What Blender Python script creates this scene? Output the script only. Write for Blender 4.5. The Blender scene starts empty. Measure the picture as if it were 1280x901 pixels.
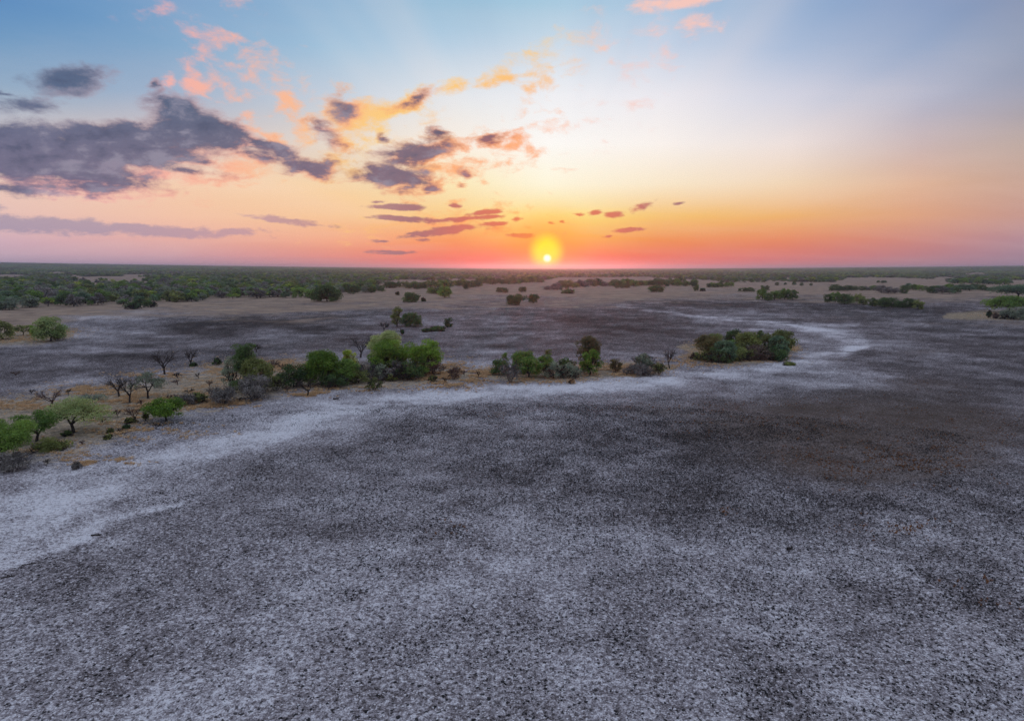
import bpy, math, random
import numpy as np
from mathutils import Vector, Matrix

sc = bpy.context.scene
COL = sc.collection
rad = math.radians

# ------------------------------------------------------------------ camera
W0, H0, F = 1280.0, 901.0, 820.0
CAM_H = 25.0
HORIZON = 334.5
PITCH = math.atan((H0 / 2 - HORIZON) / F)
ROLL = rad(0.12)
cam_data = bpy.data.cameras.new('camera')
cam_data.sensor_width = 36.0
cam_data.lens = 36.0 * F / W0
cam_data.clip_start = 0.5
cam_data.clip_end = 60000.0
cam = bpy.data.objects.new('camera', cam_data)
COL.objects.link(cam)
R0 = Matrix.Rotation(math.pi / 2 - PITCH, 3, 'X') @ Matrix.Rotation(ROLL, 3, 'Z')
cam.matrix_world = Matrix.Translation((0, 0, CAM_H)) @ R0.to_4x4()
sc.camera = cam
Rm = np.array(R0)


def ray(px, py):
    d = Rm @ np.array([(px - W0 / 2) / F, (H0 / 2 - py) / F, -1.0])
    return d


def P(px, py):
    """ground point seen at a photograph pixel"""
    d = ray(px, py)
    t = CAM_H / max(-d[2], 1e-4)
    return np.array([d[0] * t, d[1] * t, 0.0])


def mpp(p):
    """metres per photograph pixel at a point"""
    q = Rm.T @ (np.asarray(p, float) - np.array([0, 0, CAM_H]))
    return -q[2] / F


def project(x, y, z):
    q = np.stack([x, y, z - CAM_H], -1) @ Rm
    dep = np.maximum(-q[..., 2], 1e-3)
    return W0 / 2 + q[..., 0] / dep * F, H0 / 2 - q[..., 1] / dep * F, -q[..., 2]


def azel(px, py):
    d = ray(px, py)
    d = d / np.linalg.norm(d)
    return math.degrees(math.atan2(d[0], d[1])), math.degrees(math.asin(d[2]))


# ------------------------------------------------------------------ colour management, render
sc.view_settings.view_transform = 'Standard'
sc.view_settings.look = 'None'
sc.view_settings.exposure = 0.0
sc.view_settings.gamma = 1.0
sc.render.engine = 'CYCLES'
sc.cycles.use_denoising = True
sc.cycles.denoiser = 'OPENIMAGEDENOISE'
sc.cycles.denoising_input_passes = 'RGB_ALBEDO_NORMAL'
sc.cycles.denoising_prefilter = 'FAST'
sc.render.filter_size = 1.2
sc.cycles.max_bounces = 6
sc.cycles.diffuse_bounces = 3
sc.cycles.transmission_bounces = 4
sc.cycles.volume_bounces = 1
sc.cycles.sample_clamp_indirect = 4.0


def s2l(c):
    c = np.asarray(c, float) / 255.0
    return tuple(np.where(c <= 0.04045, c / 12.92, ((c + 0.055) / 1.055) ** 2.4))


# ------------------------------------------------------------------ node helper
class NT:
    def __init__(self, tree):
        self.t = tree
        self.n = tree.nodes
        self.l = tree.links

    def put(self, sock, v):
        if v is None:
            return
        if hasattr(v, 'is_output'):
            self.l.new(v, sock)
        else:
            sock.default_value = v

    def math(self, op, a, b=None, c=None, clamp=False):
        n = self.n.new('ShaderNodeMath')
        n.operation = op
        n.use_clamp = clamp
        for i, v in enumerate((a, b, c)):
            self.put(n.inputs[i], v)
        return n.outputs[0]

    def vmath(self, op, a, b=None, c=None):
        n = self.n.new('ShaderNodeVectorMath')
        n.operation = op
        self.put(n.inputs[0], a)
        if b is not None:
            self.put(n.inputs[1], b)
        if c is not None:
            self.put(n.inputs[2], c)
        return n.outputs['Value'] if op in ('LENGTH', 'DISTANCE', 'DOT_PRODUCT') else n.outputs['Vector']

    def scale(self, v, s):
        n = self.n.new('ShaderNodeVectorMath')
        n.operation = 'SCALE'
        self.put(n.inputs[0], v)
        self.put(n.inputs['Scale'], s)
        return n.outputs['Vector']

    def comb(self, x, y, z=0.0):
        n = self.n.new('ShaderNodeCombineXYZ')
        for i, v in enumerate((x, y, z)):
            self.put(n.inputs[i], v)
        return n.outputs[0]

    def sep(self, v):
        n = self.n.new('ShaderNodeSeparateXYZ')
        self.put(n.inputs[0], v)
        return n.outputs

    def noise(self, vec, scale, detail=4, rough=0.55, dist=0.0, lac=2.0, color=False):
        n = self.n.new('ShaderNodeTexNoise')
        self.put(n.inputs['Vector'], vec)
        n.inputs['Scale'].default_value = scale
        n.inputs['Detail'].default_value = detail
        n.inputs['Roughness'].default_value = rough
        n.inputs['Lacunarity'].default_value = lac
        n.inputs['Distortion'].default_value = dist
        return n.outputs['Color' if color else 'Fac']

    def mix(self, f, a, b, blend='MIX'):
        n = self.n.new('ShaderNodeMix')
        n.data_type = 'RGBA'
        n.blend_type = blend
        n.clamp_factor = True
        self.put(n.inputs[0], f)
        for s, v in ((n.inputs[6], a), (n.inputs[7], b)):
            if hasattr(v, 'is_output'):
                self.l.new(v, s)
            else:
                s.default_value = (v[0], v[1], v[2], 1.0)
        return n.outputs[2]

    def rng(self, v, a, b, c=0.0, d=1.0, smooth=True):
        n = self.n.new('ShaderNodeMapRange')
        n.interpolation_type = 'SMOOTHSTEP' if smooth else 'LINEAR'
        n.clamp = True
        self.put(n.inputs['Value'], v)
        n.inputs['From Min'].default_value = a
        n.inputs['From Max'].default_value = b
        n.inputs['To Min'].default_value = c
        n.inputs['To Max'].default_value = d
        return n.outputs['Result']

    def ramp(self, f, stops, interp='LINEAR'):
        n = self.n.new('ShaderNodeValToRGB')
        cr = n.color_ramp
        cr.interpolation = interp
        while len(cr.elements) > 1:
            cr.elements.remove(cr.elements[-1])
        stops = sorted(stops, key=lambda s: s[0])
        cr.elements[0].position = stops[0][0]
        cr.elements[0].color = (*stops[0][1][:3], 1)
        for pos, c in stops[1:]:
            e = cr.elements.new(pos)
            e.color = (*c[:3], 1)
        self.put(n.inputs[0], f)
        return n.outputs['Color']

    def attr(self, name, out='Fac'):
        n = self.n.new('ShaderNodeAttribute')
        n.attribute_name = name
        return n.outputs[out]


# ------------------------------------------------------------------ sun
SUN_AZ, SUN_EL = azel(684, 323)
SKY_STRENGTH = 1.0
sun_data = bpy.data.lights.new('sun', 'SUN')
sun_data.energy = 0.5
sun_data.angle = rad(0.5)
sun_data.color = (1.0, 0.22, 0.12)
sun = bpy.data.objects.new('sun', sun_data)
COL.objects.link(sun)
SUN_DIR = Vector((math.sin(rad(SUN_AZ)) * math.cos(rad(SUN_EL)), math.cos(rad(SUN_AZ)) * math.cos(rad(SUN_EL)), math.sin(rad(SUN_EL))))
sun.rotation_euler = SUN_DIR.to_track_quat('Z', 'Y').to_euler()
sun.location = (0, 0, 200)

# ------------------------------------------------------------------ world: dusk sky with clouds
world = bpy.data.worlds.new('World')
sc.world = world
world.use_nodes = True
world.node_tree.nodes.clear()
N = NT(world.node_tree)
tc = N.n.new('ShaderNodeTexCoord')
D = tc.outputs['Generated']
dx, dy, dz = N.sep(D)
AZ = N.math('MULTIPLY', N.math('ARCTAN2', dx, dy), 57.29578)
EL = N.math('MULTIPLY', N.math('ARCSINE', N.math('MULTIPLY', dz, 0.99999)), 57.29578)
SP = N.comb(AZ, EL, 0.0)
EMAX = 45.0
elf = N.math('DIVIDE', N.math('ADD', EL, 2.0), EMAX + 2.0, clamp=True)

ZEN = (176, 194, 216)  # zenith above the frame, unseen; made brighter to lift the ground light
# colour columns of the clear sky behind the clouds: photograph rows -> colours
YS = [0, 60, 120, 180, 230, 270, 300, 320, 335]
COLS = {
    0: [(92, 140, 190), (112, 156, 194), (146, 172, 196), (196, 186, 190), (236, 200, 184), (234, 194, 184), (216, 178, 188), (200, 168, 184), (184, 160, 178)],
    213: [(106, 154, 198), (130, 168, 202), (160, 180, 204), (222, 200, 192), (246, 206, 174), (246, 196, 166), (236, 176, 164), (216, 166, 172), (198, 156, 172)],
    427: [(134, 178, 212), (164, 196, 220), (200, 210, 222), (240, 224, 206), (251, 216, 168), (251, 200, 146), (250, 170, 128), (240, 146, 126), (220, 140, 140)],
    570: [(150, 192, 218), (188, 210, 228), (228, 232, 236), (251, 241, 226), (252, 234, 184), (252, 208, 134), (250, 150, 80), (248, 108, 70), (240, 92, 82)],
    683: [(164, 202, 224), (208, 222, 234), (240, 242, 246), (254, 252, 247), (254, 248, 220), (252, 230, 134), (252, 178, 56), (252, 108, 40), (250, 66, 52)],
    820: [(168, 197, 223), (200, 213, 231), (236, 235, 241), (251, 244, 238), (251, 234, 204), (247, 196, 108), (241, 142, 66), (240, 110, 76), (234, 96, 96)],
    980: [(144, 172, 207), (166, 186, 215), (206, 210, 226), (236, 224, 220), (242, 214, 180), (241, 180, 108), (236, 138, 90), (224, 120, 108), (206, 124, 128)],
    1140: [(118, 148, 190), (134, 160, 196), (168, 176, 200), (198, 178, 178), (224, 180, 150), (226, 166, 128), (212, 138, 122), (196, 128, 130), (180, 126, 140)],
    1280: [(110, 132, 168), (124, 144, 174), (154, 156, 174), (180, 160, 152), (202, 164, 146), (202, 152, 138), (184, 140, 148), (168, 132, 148), (158, 126, 146)],
}
BACK = [(146, 172, 206), (154, 174, 206), (166, 178, 206), (182, 182, 204), (194, 182, 200), (200, 180, 194), (188, 170, 188), (174, 162, 184), (162, 154, 178)]  # unseen sky behind the camera, brightened to light the near sides of trees


def column_stops(px, cols):
    st = []
    for y, c in zip(YS, cols):
        el = azel(px, y)[1]
        st.append(((el + 2.0) / (EMAX + 2.0), s2l(c)))
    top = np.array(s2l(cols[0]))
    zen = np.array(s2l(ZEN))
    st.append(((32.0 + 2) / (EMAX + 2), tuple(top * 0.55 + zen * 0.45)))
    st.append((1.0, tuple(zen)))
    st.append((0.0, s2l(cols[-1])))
    return st


prev = None
skyc = None
for px in sorted(COLS):
    c = N.ramp(elf, column_stops(px, COLS[px]))
    a = azel(px, 300)[0]
    if skyc is None:
        skyc = c
    else:
        skyc = N.mix(N.rng(AZ, prev, a, smooth=False), skyc, c)
    prev = a
absaz = N.math('ABSOLUTE', AZ)
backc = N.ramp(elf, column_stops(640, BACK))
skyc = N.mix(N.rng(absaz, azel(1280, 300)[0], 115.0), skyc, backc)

# brightness field of thin high streaks so that the clear sky is not a perfect gradient
plane = N.math('ADD', dz, 0.13)
CP = N.comb(N.math('DIVIDE', dx, plane), N.math('DIVIDE', dy, plane), 0.0)
cirrus = N.noise(N.vmath('MULTIPLY', CP, (0.5, 1.0, 1.0)), 1.1, 7, 0.55, 0.6)
skyc = N.mix(N.rng(cirrus, 0.35, 0.75, 0.0, 0.10), skyc, s2l((250, 226, 214)))


LAST = [None, 0]


# faint fan of rays about the sun
RAYA = N.math('ARCTAN2', N.math('SUBTRACT', EL, SUN_EL), N.math('SUBTRACT', AZ, SUN_AZ))
rayn = N.noise(N.comb(N.math('MULTIPLY', RAYA, 3.0), 0.0, N.math('MULTIPLY', EL, 0.02)), 1.3, 2, 0.5)
rayd = N.rng(N.vmath('LENGTH', N.vmath('SUBTRACT', SP, (SUN_AZ, SUN_EL, 0.0))), 7.0, 22.0)
skyc = N.mix(N.math('MULTIPLY', N.rng(rayn, 0.45, 0.80, 0.0, 0.15), rayd), skyc, s2l((252, 232, 224)))
skyc = N.mix(N.math('MULTIPLY', N.rng(rayn, 0.55, 0.20, 0.0, 0.10), rayd), skyc, s2l((92, 128, 176)))


def blob_field(vx, vy, blobs):
    # max of soft ellipses. Every eighth one takes its coordinates through the sum so far (times nothing), so that they are
    # evaluated in order and the shader's stack stays small
    out = None
    for (cx, cy, rx, ry, rot, w) in blobs:
        a0, e0 = azel(cx, cy)
        ax, _ = azel(cx + 4, cy)
        _, ey = azel(cx, cy - 4)
        ka, ke = (ax - a0) / 4.0, (ey - e0) / 4.0
        if LAST[1] % 8 == 0 or out is None:
            vec = N.comb(vx, vy, 1.0 if LAST[0] is None else N.math('MULTIPLY_ADD', LAST[0], 1e-9, 1.0))
        LAST[1] += 1
        sa, se = 1.0 / (rx * ka), 1.0 / (ry * ke)
        t = -rad(rot)
        ca, sn = math.cos(t), math.sin(t)
        # rotation in degrees of sky, then scaled to the ellipse
        U = np.array([ca, sn, -(ca * a0 + sn * e0)]) * sa
        V = np.array([-sn, ca, -(-sn * a0 + ca * e0)]) * se
        ln = N.vmath('LENGTH', N.comb(N.vmath('DOT_PRODUCT', vec, tuple(U)), N.vmath('DOT_PRODUCT', vec, tuple(V)), 0.0))
        v = N.math('MULTIPLY_ADD', ln, -w, w)      # w*(1-r)
        out = v if out is None else N.math('SMOOTH_MAX', out, v, 0.15)
        LAST[0] = out
    return out


# photograph pixels: centre x, y, half width, half height, rotation (clockwise), weight
DENSE = [
    (60, 196, 180, 44, 0, 1.35), (165, 186, 140, 42, -6, 1.45), (255, 164, 90, 36, 14, 1.4), (225, 140, 54, 24, -8, 1.1), (312, 178, 40, 16, 24, .9),
    (100, 220, 150, 22, 4, 1.1), (235, 216, 70, 11, 6, .8), (255, 205, 40, 9, 0, .6), (0, 232, 60, 12, 4, .6),
    (92, 98, 62, 20, -10, .85), (34, 132, 48, 15, -6, .8), (6, 114, 12, 5, 0, .7), (196, 105, 8, 6, 30, .5),
    (392, 208, 50, 17, 6, .95), (345, 190, 46, 11, 10, .8), (330, 200, 30, 8, 8, .6), (420, 176, 30, 14, 30, .6),
    (428, 138, 17, 24, -20, .62), (402, 158, 30, 10, 15, .6),
    (520, 192, 56, 19, -12, 1.0), (500, 224, 64, 20, 6, 1.05), (548, 166, 14, 8, 20, .8), (460, 222, 30, 8, -10, .6), (535, 238, 28, 8, 5, .7),
    (606, 172, 36, 10, -8, .8), (585, 216, 10, 10, 0, .6), (588, 232, 9, 4, 0, .5), (480, 172, 8, 6, 0, .5),
    (522, 124, 34, 9, -24, .75), (500, 132, 20, 6, -10, .5),
]
LOW = [
    (500, 259, 40, 6, 0, .9), (470, 252, 12, 2.5, 0, .6), (566, 258, 9, 3, 0, .6), (505, 274, 44, 5, 2, .9), (560, 275, 30, 4, -6, .6), (556, 289, 66, 7, -8, .95),
    (604, 266, 30, 4.5, -4, .8), (606, 272, 30, 4, -2, .8), (612, 280, 30, 4, -4, .7), (655, 294, 20, 4, 0, .8), (646, 274, 12, 4, -8, .75), (688, 279, 6, 2.5, -6, .7),
    (743, 266, 12, 4.5, -4, .8), (725, 268, 7, 3, 0, .6), (768, 268, 14, 5, 0, .7), (790, 287, 28, 4.5, -6, .7), (760, 295, 9, 2, -8, .6),
    (845, 255, 13, 3, -8, .6), (800, 257, 20, 6, -20, .4), (705, 277, 4, 2, 0, .6), (488, 315, 44, 2.6, 0, .6), (530, 300, 8, 2, 0, .5), (475, 302, 14, 2.5, 0, .5),
    (60, 282, 210, 13, 2, .75), (200, 288, 130, 9, 2, .7), (290, 290, 60, 6, -4, .6), (345, 274, 50, 5, 6, .5), (392, 282, 40, 4, 4, .45),
    (-20, 258, 60, 7, 4, .5), (60, 240, 80, 6, 4, .5),
]
VEIL = [
    (242, 84, 16, 22, -30, .8), (250, 108, 30, 16, 35, .9), (214, 97, 10, 9, 0, .7), (262, 120, 24, 8, 40, .7), (330, 168, 34, 12, 30, .9),
    (358, 132, 18, 22, -10, .8), (378, 156, 22, 22, 0, .8), (312, 140, 10, 10, 0, .5), (440, 150, 46, 34, 30, .9), (432, 178, 24, 22, -20, .8), (470, 150, 34, 22, -20, .75), (500, 134, 70, 15, -22, .9),
    (560, 112, 70, 10, -16, .6), (600, 108, 110, 6, -9, .5), (700, 84, 90, 5, -14, .35), (855, 36, 30, 14, -20, .5), (880, 32, 16, 7, 0, .5), (862, 2, 80, 12, -6, 1.0), (815, 5, 34, 9, 0, .8),
    (290, 82, 40, 26, 40, .2), (340, 90, 40, 20, 40, .2), (700, 72, 30, 14, -30, .15), (830, 60, 40, 30, -40, .25), (640, 180, 60, 20, -10, .2),
    (210, 224, 120, 14, 2, .85), (300, 210, 60, 16, 0, .9), (410, 205, 62, 20, 6, .6), (545, 200, 56, 40, 10, .45), (606, 172, 44, 14, -8, .5),
    (560, 280, 90, 16, -6, .4), (90, 234, 170, 14, 3, .8),
]

CLEARC = skyc
warp1 = N.vmath('SUBTRACT', N.noise(CP, 1.7, 4, 0.55, 0.3, color=True), (0.5, 0.5, 0.5))
warp2 = N.vmath('SUBTRACT', N.noise(CP, 5.0, 6, 0.66, 0.0, color=True), (0.5, 0.5, 0.5))
w1x, w1y, _ = N.sep(warp1)
w2x, w2y, _ = N.sep(warp2)


def madd(a_, k, b_):
    return N.math('MULTIPLY_ADD', a_, k, b_)


Ax, Ay = madd(w2x, 2.0, madd(w1x, 4.0, AZ)), madd(w2y, 1.3, madd(w1y, 2.0, EL))
Lx, Ly = madd(w2x, 1.6, madd(w1x, 2.0, AZ)), madd(w2y, 0.35, madd(w1y, 0.3, EL))
plane2 = N.math('ADD', dz, 0.42)
CP2 = N.comb(N.math('DIVIDE', dx, plane2), N.math('DIVIDE', dy, plane2), 0.0)
puff = N.noise(CP2, 15.0, 8, 0.62, 0.25)
puff2 = N.noise(N.vmath('MULTIPLY', CP2, (0.8, 1.0, 1.0)), 5.5, 6, 0.6, 0.5)
sundist = N.vmath('LENGTH', N.vmath('SUBTRACT', SP, (SUN_AZ, SUN_EL, 0.0)))
sdn = N.math('DIVIDE', sundist, 50.0, clamp=True)
tsx, tsy, _ = N.sep(N.vmath('NORMALIZE', N.vmath('SUBTRACT', (SUN_AZ, SUN_EL, 0.0), SP)))

# veils: thin cloud lit right through
fV = blob_field(Ax, Ay, VEIL)
densV = N.math('ADD', fV, N.math('MULTIPLY_ADD', puff2, 1.1, N.math('MULTIPLY_ADD', puff, 2.8, -1.85)))
aV = N.rng(densV, -0.05, 0.85, 0.0, 0.92)
veilc = N.ramp(sdn, [(0.05, s2l((255, 150, 60))), (0.22, s2l((255, 170, 112))), (0.34, s2l((255, 206, 110))), (0.46, s2l((255, 188, 140))), (0.66, s2l((250, 178, 168))), (0.9, s2l((230, 176, 180)))])
veilc = N.mix(N.rng(AZ, 2.0, 9.0), veilc, s2l((250, 200, 186)))
skyc = N.mix(aV, skyc, veilc)
# low streaks
fL = blob_field(Lx, Ly, LOW)
densL = N.math('ADD', fL, N.math('MULTIPLY_ADD', puff, 1.5, -0.72))
aL = N.rng(densL, 0.05, 0.45)
lowc = N.ramp(sdn, [(0.06, s2l((232, 112, 70))), (0.16, s2l((206, 108, 96))), (0.24, s2l((160, 108, 118))), (0.34, s2l((172, 122, 134))), (0.5, s2l((186, 148, 164))), (0.7, s2l((160, 146, 170))), (0.95, s2l((146, 140, 166)))])
skyc = N.mix(N.math('MULTIPLY', aL, N.rng(AZ, -16.0, -8.0, 0.72, 0.92)), skyc, lowc)
# heaped cloud, grey towards us, its thin edges on the sun's side lit
fA = blob_field(Ax, Ay, DENSE)
fA2 = blob_field(madd(tsx, 1.2, Ax), madd(tsy, 1.2, Ay), DENSE)
nA = N.math('MULTIPLY_ADD', puff, 1.9, N.math('MULTIPLY_ADD', puff2, 0.9, -1.28))
densA = N.math('ADD', fA, nA)
aA = N.rng(densA, -0.05, 0.72)
bodyc = N.ramp(sdn, [(0.06, s2l((222, 110, 84))), (0.17, s2l((190, 108, 100))), (0.25, s2l((112, 92, 110))), (0.42, s2l((106, 98, 122))), (0.56, s2l((86, 95, 121))), (0.85, s2l((86, 102, 132)))])
litc = N.ramp(sdn, [(0.10, s2l((255, 160, 84))), (0.3, s2l((252, 160, 112))), (0.5, s2l((255, 172, 144))), (0.8, s2l((236, 172, 168)))])
puffs = N.noise(N.vmath('ADD', CP2, (0.016, 0.030, 0.0)), 15.0, 8, 0.62, 0.25)
puff2s = N.noise(N.vmath('MULTIPLY', N.vmath('ADD', CP2, (0.04, 0.07, 0.0)), (0.8, 1.0, 1.0)), 5.5, 6, 0.6, 0.5)
relief = N.math('ADD', N.math('SUBTRACT', puff, puffs), N.math('SUBTRACT', puff2, puff2s))
bodyc = N.mix(N.rng(EL, 12.5, 7.0, 0.0, 0.32), bodyc, s2l((140, 114, 136)))     # the base of the bank, nearer the warm horizon
bodyc = N.mix(N.rng(relief, 0.0, 0.32, 0.0, 0.70), bodyc, s2l((150, 145, 164)))
bodyc = N.mix(N.rng(relief, 0.0, -0.32, 0.0, 0.70), bodyc, s2l((68, 76, 104)))
bodyc = N.mix(N.math('MULTIPLY', N.rng(densA, 0.75, 0.1, 0.0, 0.5), N.rng(sundist, 44.0, 28.0)), bodyc, litc)
lit = N.rng(N.math('SUBTRACT', fA, fA2), 0.02, 0.30)
thin = N.rng(densA, 0.85, 0.15)
litf = N.math('MULTIPLY', N.math('MULTIPLY', lit, thin), N.math('MULTIPLY', N.rng(puff2, 0.25, 0.6, 0.5, 1.0), N.rng(sundist, 38.0, 27.0)))
cloudc = N.mix(litf, bodyc, litc)
skyc = N.mix(N.math('MULTIPLY', aA, 0.95), skyc, cloudc)


def sun_glow(c):
    ha, he = azel(683, 315)
    hd = N.vmath('LENGTH', N.vmath('MULTIPLY', N.vmath('SUBTRACT', SP, (ha, he, 0.0)), (1.0, 0.95, 1.0)))
    c = N.mix(N.rng(hd, 5.0, 0.8, 0.0, 0.5), c, s2l((255, 150, 20)))
    c = N.mix(N.rng(hd, 1.85, 0.55), c, s2l((255, 236, 0)))
    c = N.mix(N.rng(sundist, 0.46, 0.08), c, (1.6, 1.5, 1.1))
    return N.mix(N.rng(EL, -1.0, -6.0), c, (0.06, 0.055, 0.06))


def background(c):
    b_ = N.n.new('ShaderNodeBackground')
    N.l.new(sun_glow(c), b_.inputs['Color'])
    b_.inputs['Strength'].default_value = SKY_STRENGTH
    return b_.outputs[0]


# the clouds are only worked out in the part of the sky that holds them
inside = N.math('MULTIPLY', N.math('MULTIPLY', N.math('GREATER_THAN', AZ, -62.0), N.math('LESS_THAN', AZ, 24.0)), N.math('MULTIPLY', N.math('GREATER_THAN', EL, 0.8), N.math('LESS_THAN', EL, 25.0)))
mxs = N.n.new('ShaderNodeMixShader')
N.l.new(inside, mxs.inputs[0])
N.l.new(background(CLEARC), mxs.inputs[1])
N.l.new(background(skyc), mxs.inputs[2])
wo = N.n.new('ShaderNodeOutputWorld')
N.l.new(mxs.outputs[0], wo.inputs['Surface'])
world.cycles.sampling_method = 'MANUAL'
world.cycles.sample_map_resolution = 512

# ------------------------------------------------------------------ numpy noise


def vnoise(x, y, seed=0):
    ix = np.floor(x).astype(np.int64)
    iy = np.floor(y).astype(np.int64)
    fx, fy = x - ix, y - iy
    fx = fx * fx * fx * (fx * (fx * 6 - 15) + 10)
    fy = fy * fy * fy * (fy * (fy * 6 - 15) + 10)

    def h(a, b):
        n = (a * 374761393 + b * 668265263 + seed * 1442695041) & 0xFFFFFFFF
        n = ((n ^ (n >> 13)) * 1274126177) & 0xFFFFFFFF
        n = (n ^ (n >> 16)) & 0xFFFF
        return n / 32767.5 - 1.0
    a = h(ix, iy) * (1 - fx) + h(ix + 1, iy) * fx
    b = h(ix, iy + 1) * (1 - fx) + h(ix + 1, iy + 1) * fx
    return a * (1 - fy) + b * fy


def fbm(x, y, octv=4, seed=0, gain=0.5):
    s, a, f = 0.0, 1.0, 1.0
    for i in range(octv):
        s = s + a * vnoise(x * f + 17.3 * i, y * f - 9.1 * i, seed + i * 7)
        a *= gain
        f *= 2.03
    return s


def sstep(a, b, x):
    t = np.clip((x - a) / (b - a), 0, 1)
    return t * t * (3 - 2 * t)


def terrain(x, y):
    """large relief: flat plain, a very slow rise of the far country to the sides"""
    r = np.hypot(x, y)
    az = np.degrees(np.arctan2(x, y))
    side = np.where(az < 3, 62.0 * np.clip((3 - az) / 41.0, 0, 1) ** 1.6, 48.0 * np.clip((az - 3) / 35.0, 0, 1) ** 1.6)
    return side * sstep(2500, 9500, r)


# ------------------------------------------------------------------ ground: what lies where
GX = np.arange(0, 1281, 128)
GY = np.array([350, 365, 380, 390, 400, 415, 430, 445, 460, 475, 490, 510, 530, 560, 600, 640, 680, 720, 770, 830, 901.])
ASH = np.array([
    [4, 4, 4, 4, 5, 4, 4, 4, 4, 4, 4],
    [3, 3, 3, 4, 5, 4, 4, 4, 4, 3, 3],
    [4, 4, 4, 3, 4, 3, 3, 2.5, 2, 3, 3],
    [5, 6, 5, 2.5, 3.5, 3, 2.5, 3.5, 3, 2, 3.5],
    [5, 6, 2, 2, 3.5, 4, 1.5, 5, 3.5, 2.5, 3.5],
    [4, 5, 2, 2.5, 4, 4, 2, 2.5, 6, 3, 3],
    [3, 3, 3.5, 3.5, 3, 3, 2.5, 2.5, 6, 4, 3],
    [3, 3, 4, 4.5, 3.5, 4.5, 4, 4, 6.5, 3, 3.5],
    [3, 3.5, 4, 4, 5.5, 5, 5, 5, 6, 2.5, 3],
    [3.5, 4, 4, 5, 6, 6, 6.5, 6.5, 5.5, 2, 3],
    [4, 4, 4, 5.5, 7, 5.5, 6, 5, 3, 2, 2.5],
    [4, 4, 5, 7, 6, 4, 4, 3, 2, 2, 2.5],
    [4, 4, 6.5, 6, 4, 3.8, 3.3, 2.4, 2.0, 2.4, 2.8],
    [4.5, 6, 7, 4.6, 3.8, 3.8, 3.2, 2.4, 2.3, 2.7, 2.9],
    [6.5, 7.5, 5, 3.6, 3.8, 4.3, 3.6, 2.8, 2.8, 3.0, 3.3],
    [7, 6.5, 3.5, 3.4, 4, 5, 4.1, 3.2, 3.1, 3.4, 3.7],
    [6.5, 4, 3, 4, 4.5, 5, 4.5, 4.5, 4.5, 4.5, 4],
    [5, 3.5, 4, 4.5, 5, 5.5, 5, 5, 5, 5, 4.5],
    [4, 4, 4.5, 5, 5, 5.5, 5, 5, 5, 4.5, 5],
    [4.5, 4.5, 5, 5, 5, 5.5, 5, 4.5, 5, 5, 5],
    [5, 5, 5, 5, 5.5, 5.5, 5, 5, 5, 5, 5.5]])
ASH = (1.1 + 0.86 * ASH + np.where(GY >= 640, 0.7, 0.0)[:, None]) / 9.0
TAN = np.zeros_like(ASH)
TAN[0] = [7, 7, 7, 7, 7, 7, 7, 8, 8, 8, 8]
TAN[1] = [6, 6, 6, 7, 8, 7, 7, 7, 7, 7, 7]
TAN[2] = [7, 8, 7, 6, 5, 4, 3, 2, 2, 2, 2]
TAN[3] = [7, 5, 6, 3, 2, 2, 1, 0, 0, 0, 1]
TAN[4] = [6, 2, 1, 1, 1, 1, 0, 0, 0, 0, 2]
TAN[5] = [4, 1, 0, 0, 0, 0, 0, 0, 0, 0, 1]
TAN /= 9.0


def grid_lookup(G, px, py):
    u = np.clip(px / 128.0, 0, 10 - 1e-6)
    i = u.astype(int)
    fu = u - i
    fu = fu * fu * (3 - 2 * fu)
    v = np.interp(py, GY, np.arange(len(GY)))
    v = np.clip(v, 0, len(GY) - 1 - 1e-6)
    j = v.astype(int)
    fv = v - j
    return (G[j, i] * (1 - fu) + G[j, i + 1] * fu) * (1 - fv) + (G[j + 1, i] * (1 - fu) + G[j + 1, i + 1] * fu) * fv


def stroke(px, py, pts, soft=1.0):
    """1 on a polyline of (x, y, half width), 0 outside"""
    best = np.zeros_like(px)
    for (x0, y0, w0), (x1, y1, w1) in zip(pts[:-1], pts[1:]):
        ddx, ddy = x1 - x0, y1 - y0
        t = np.clip(((px - x0) * ddx + (py - y0) * ddy) / (ddx * ddx + ddy * ddy), 0, 1)
        d = np.hypot(px - x0 - t * ddx, py - y0 - t * ddy)
        w = w0 + (w1 - w0) * t
        best = np.maximum(best, 1 - sstep(1 - 0.7 * soft, 1 + 0.5 * soft, d / w))
    return best


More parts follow.
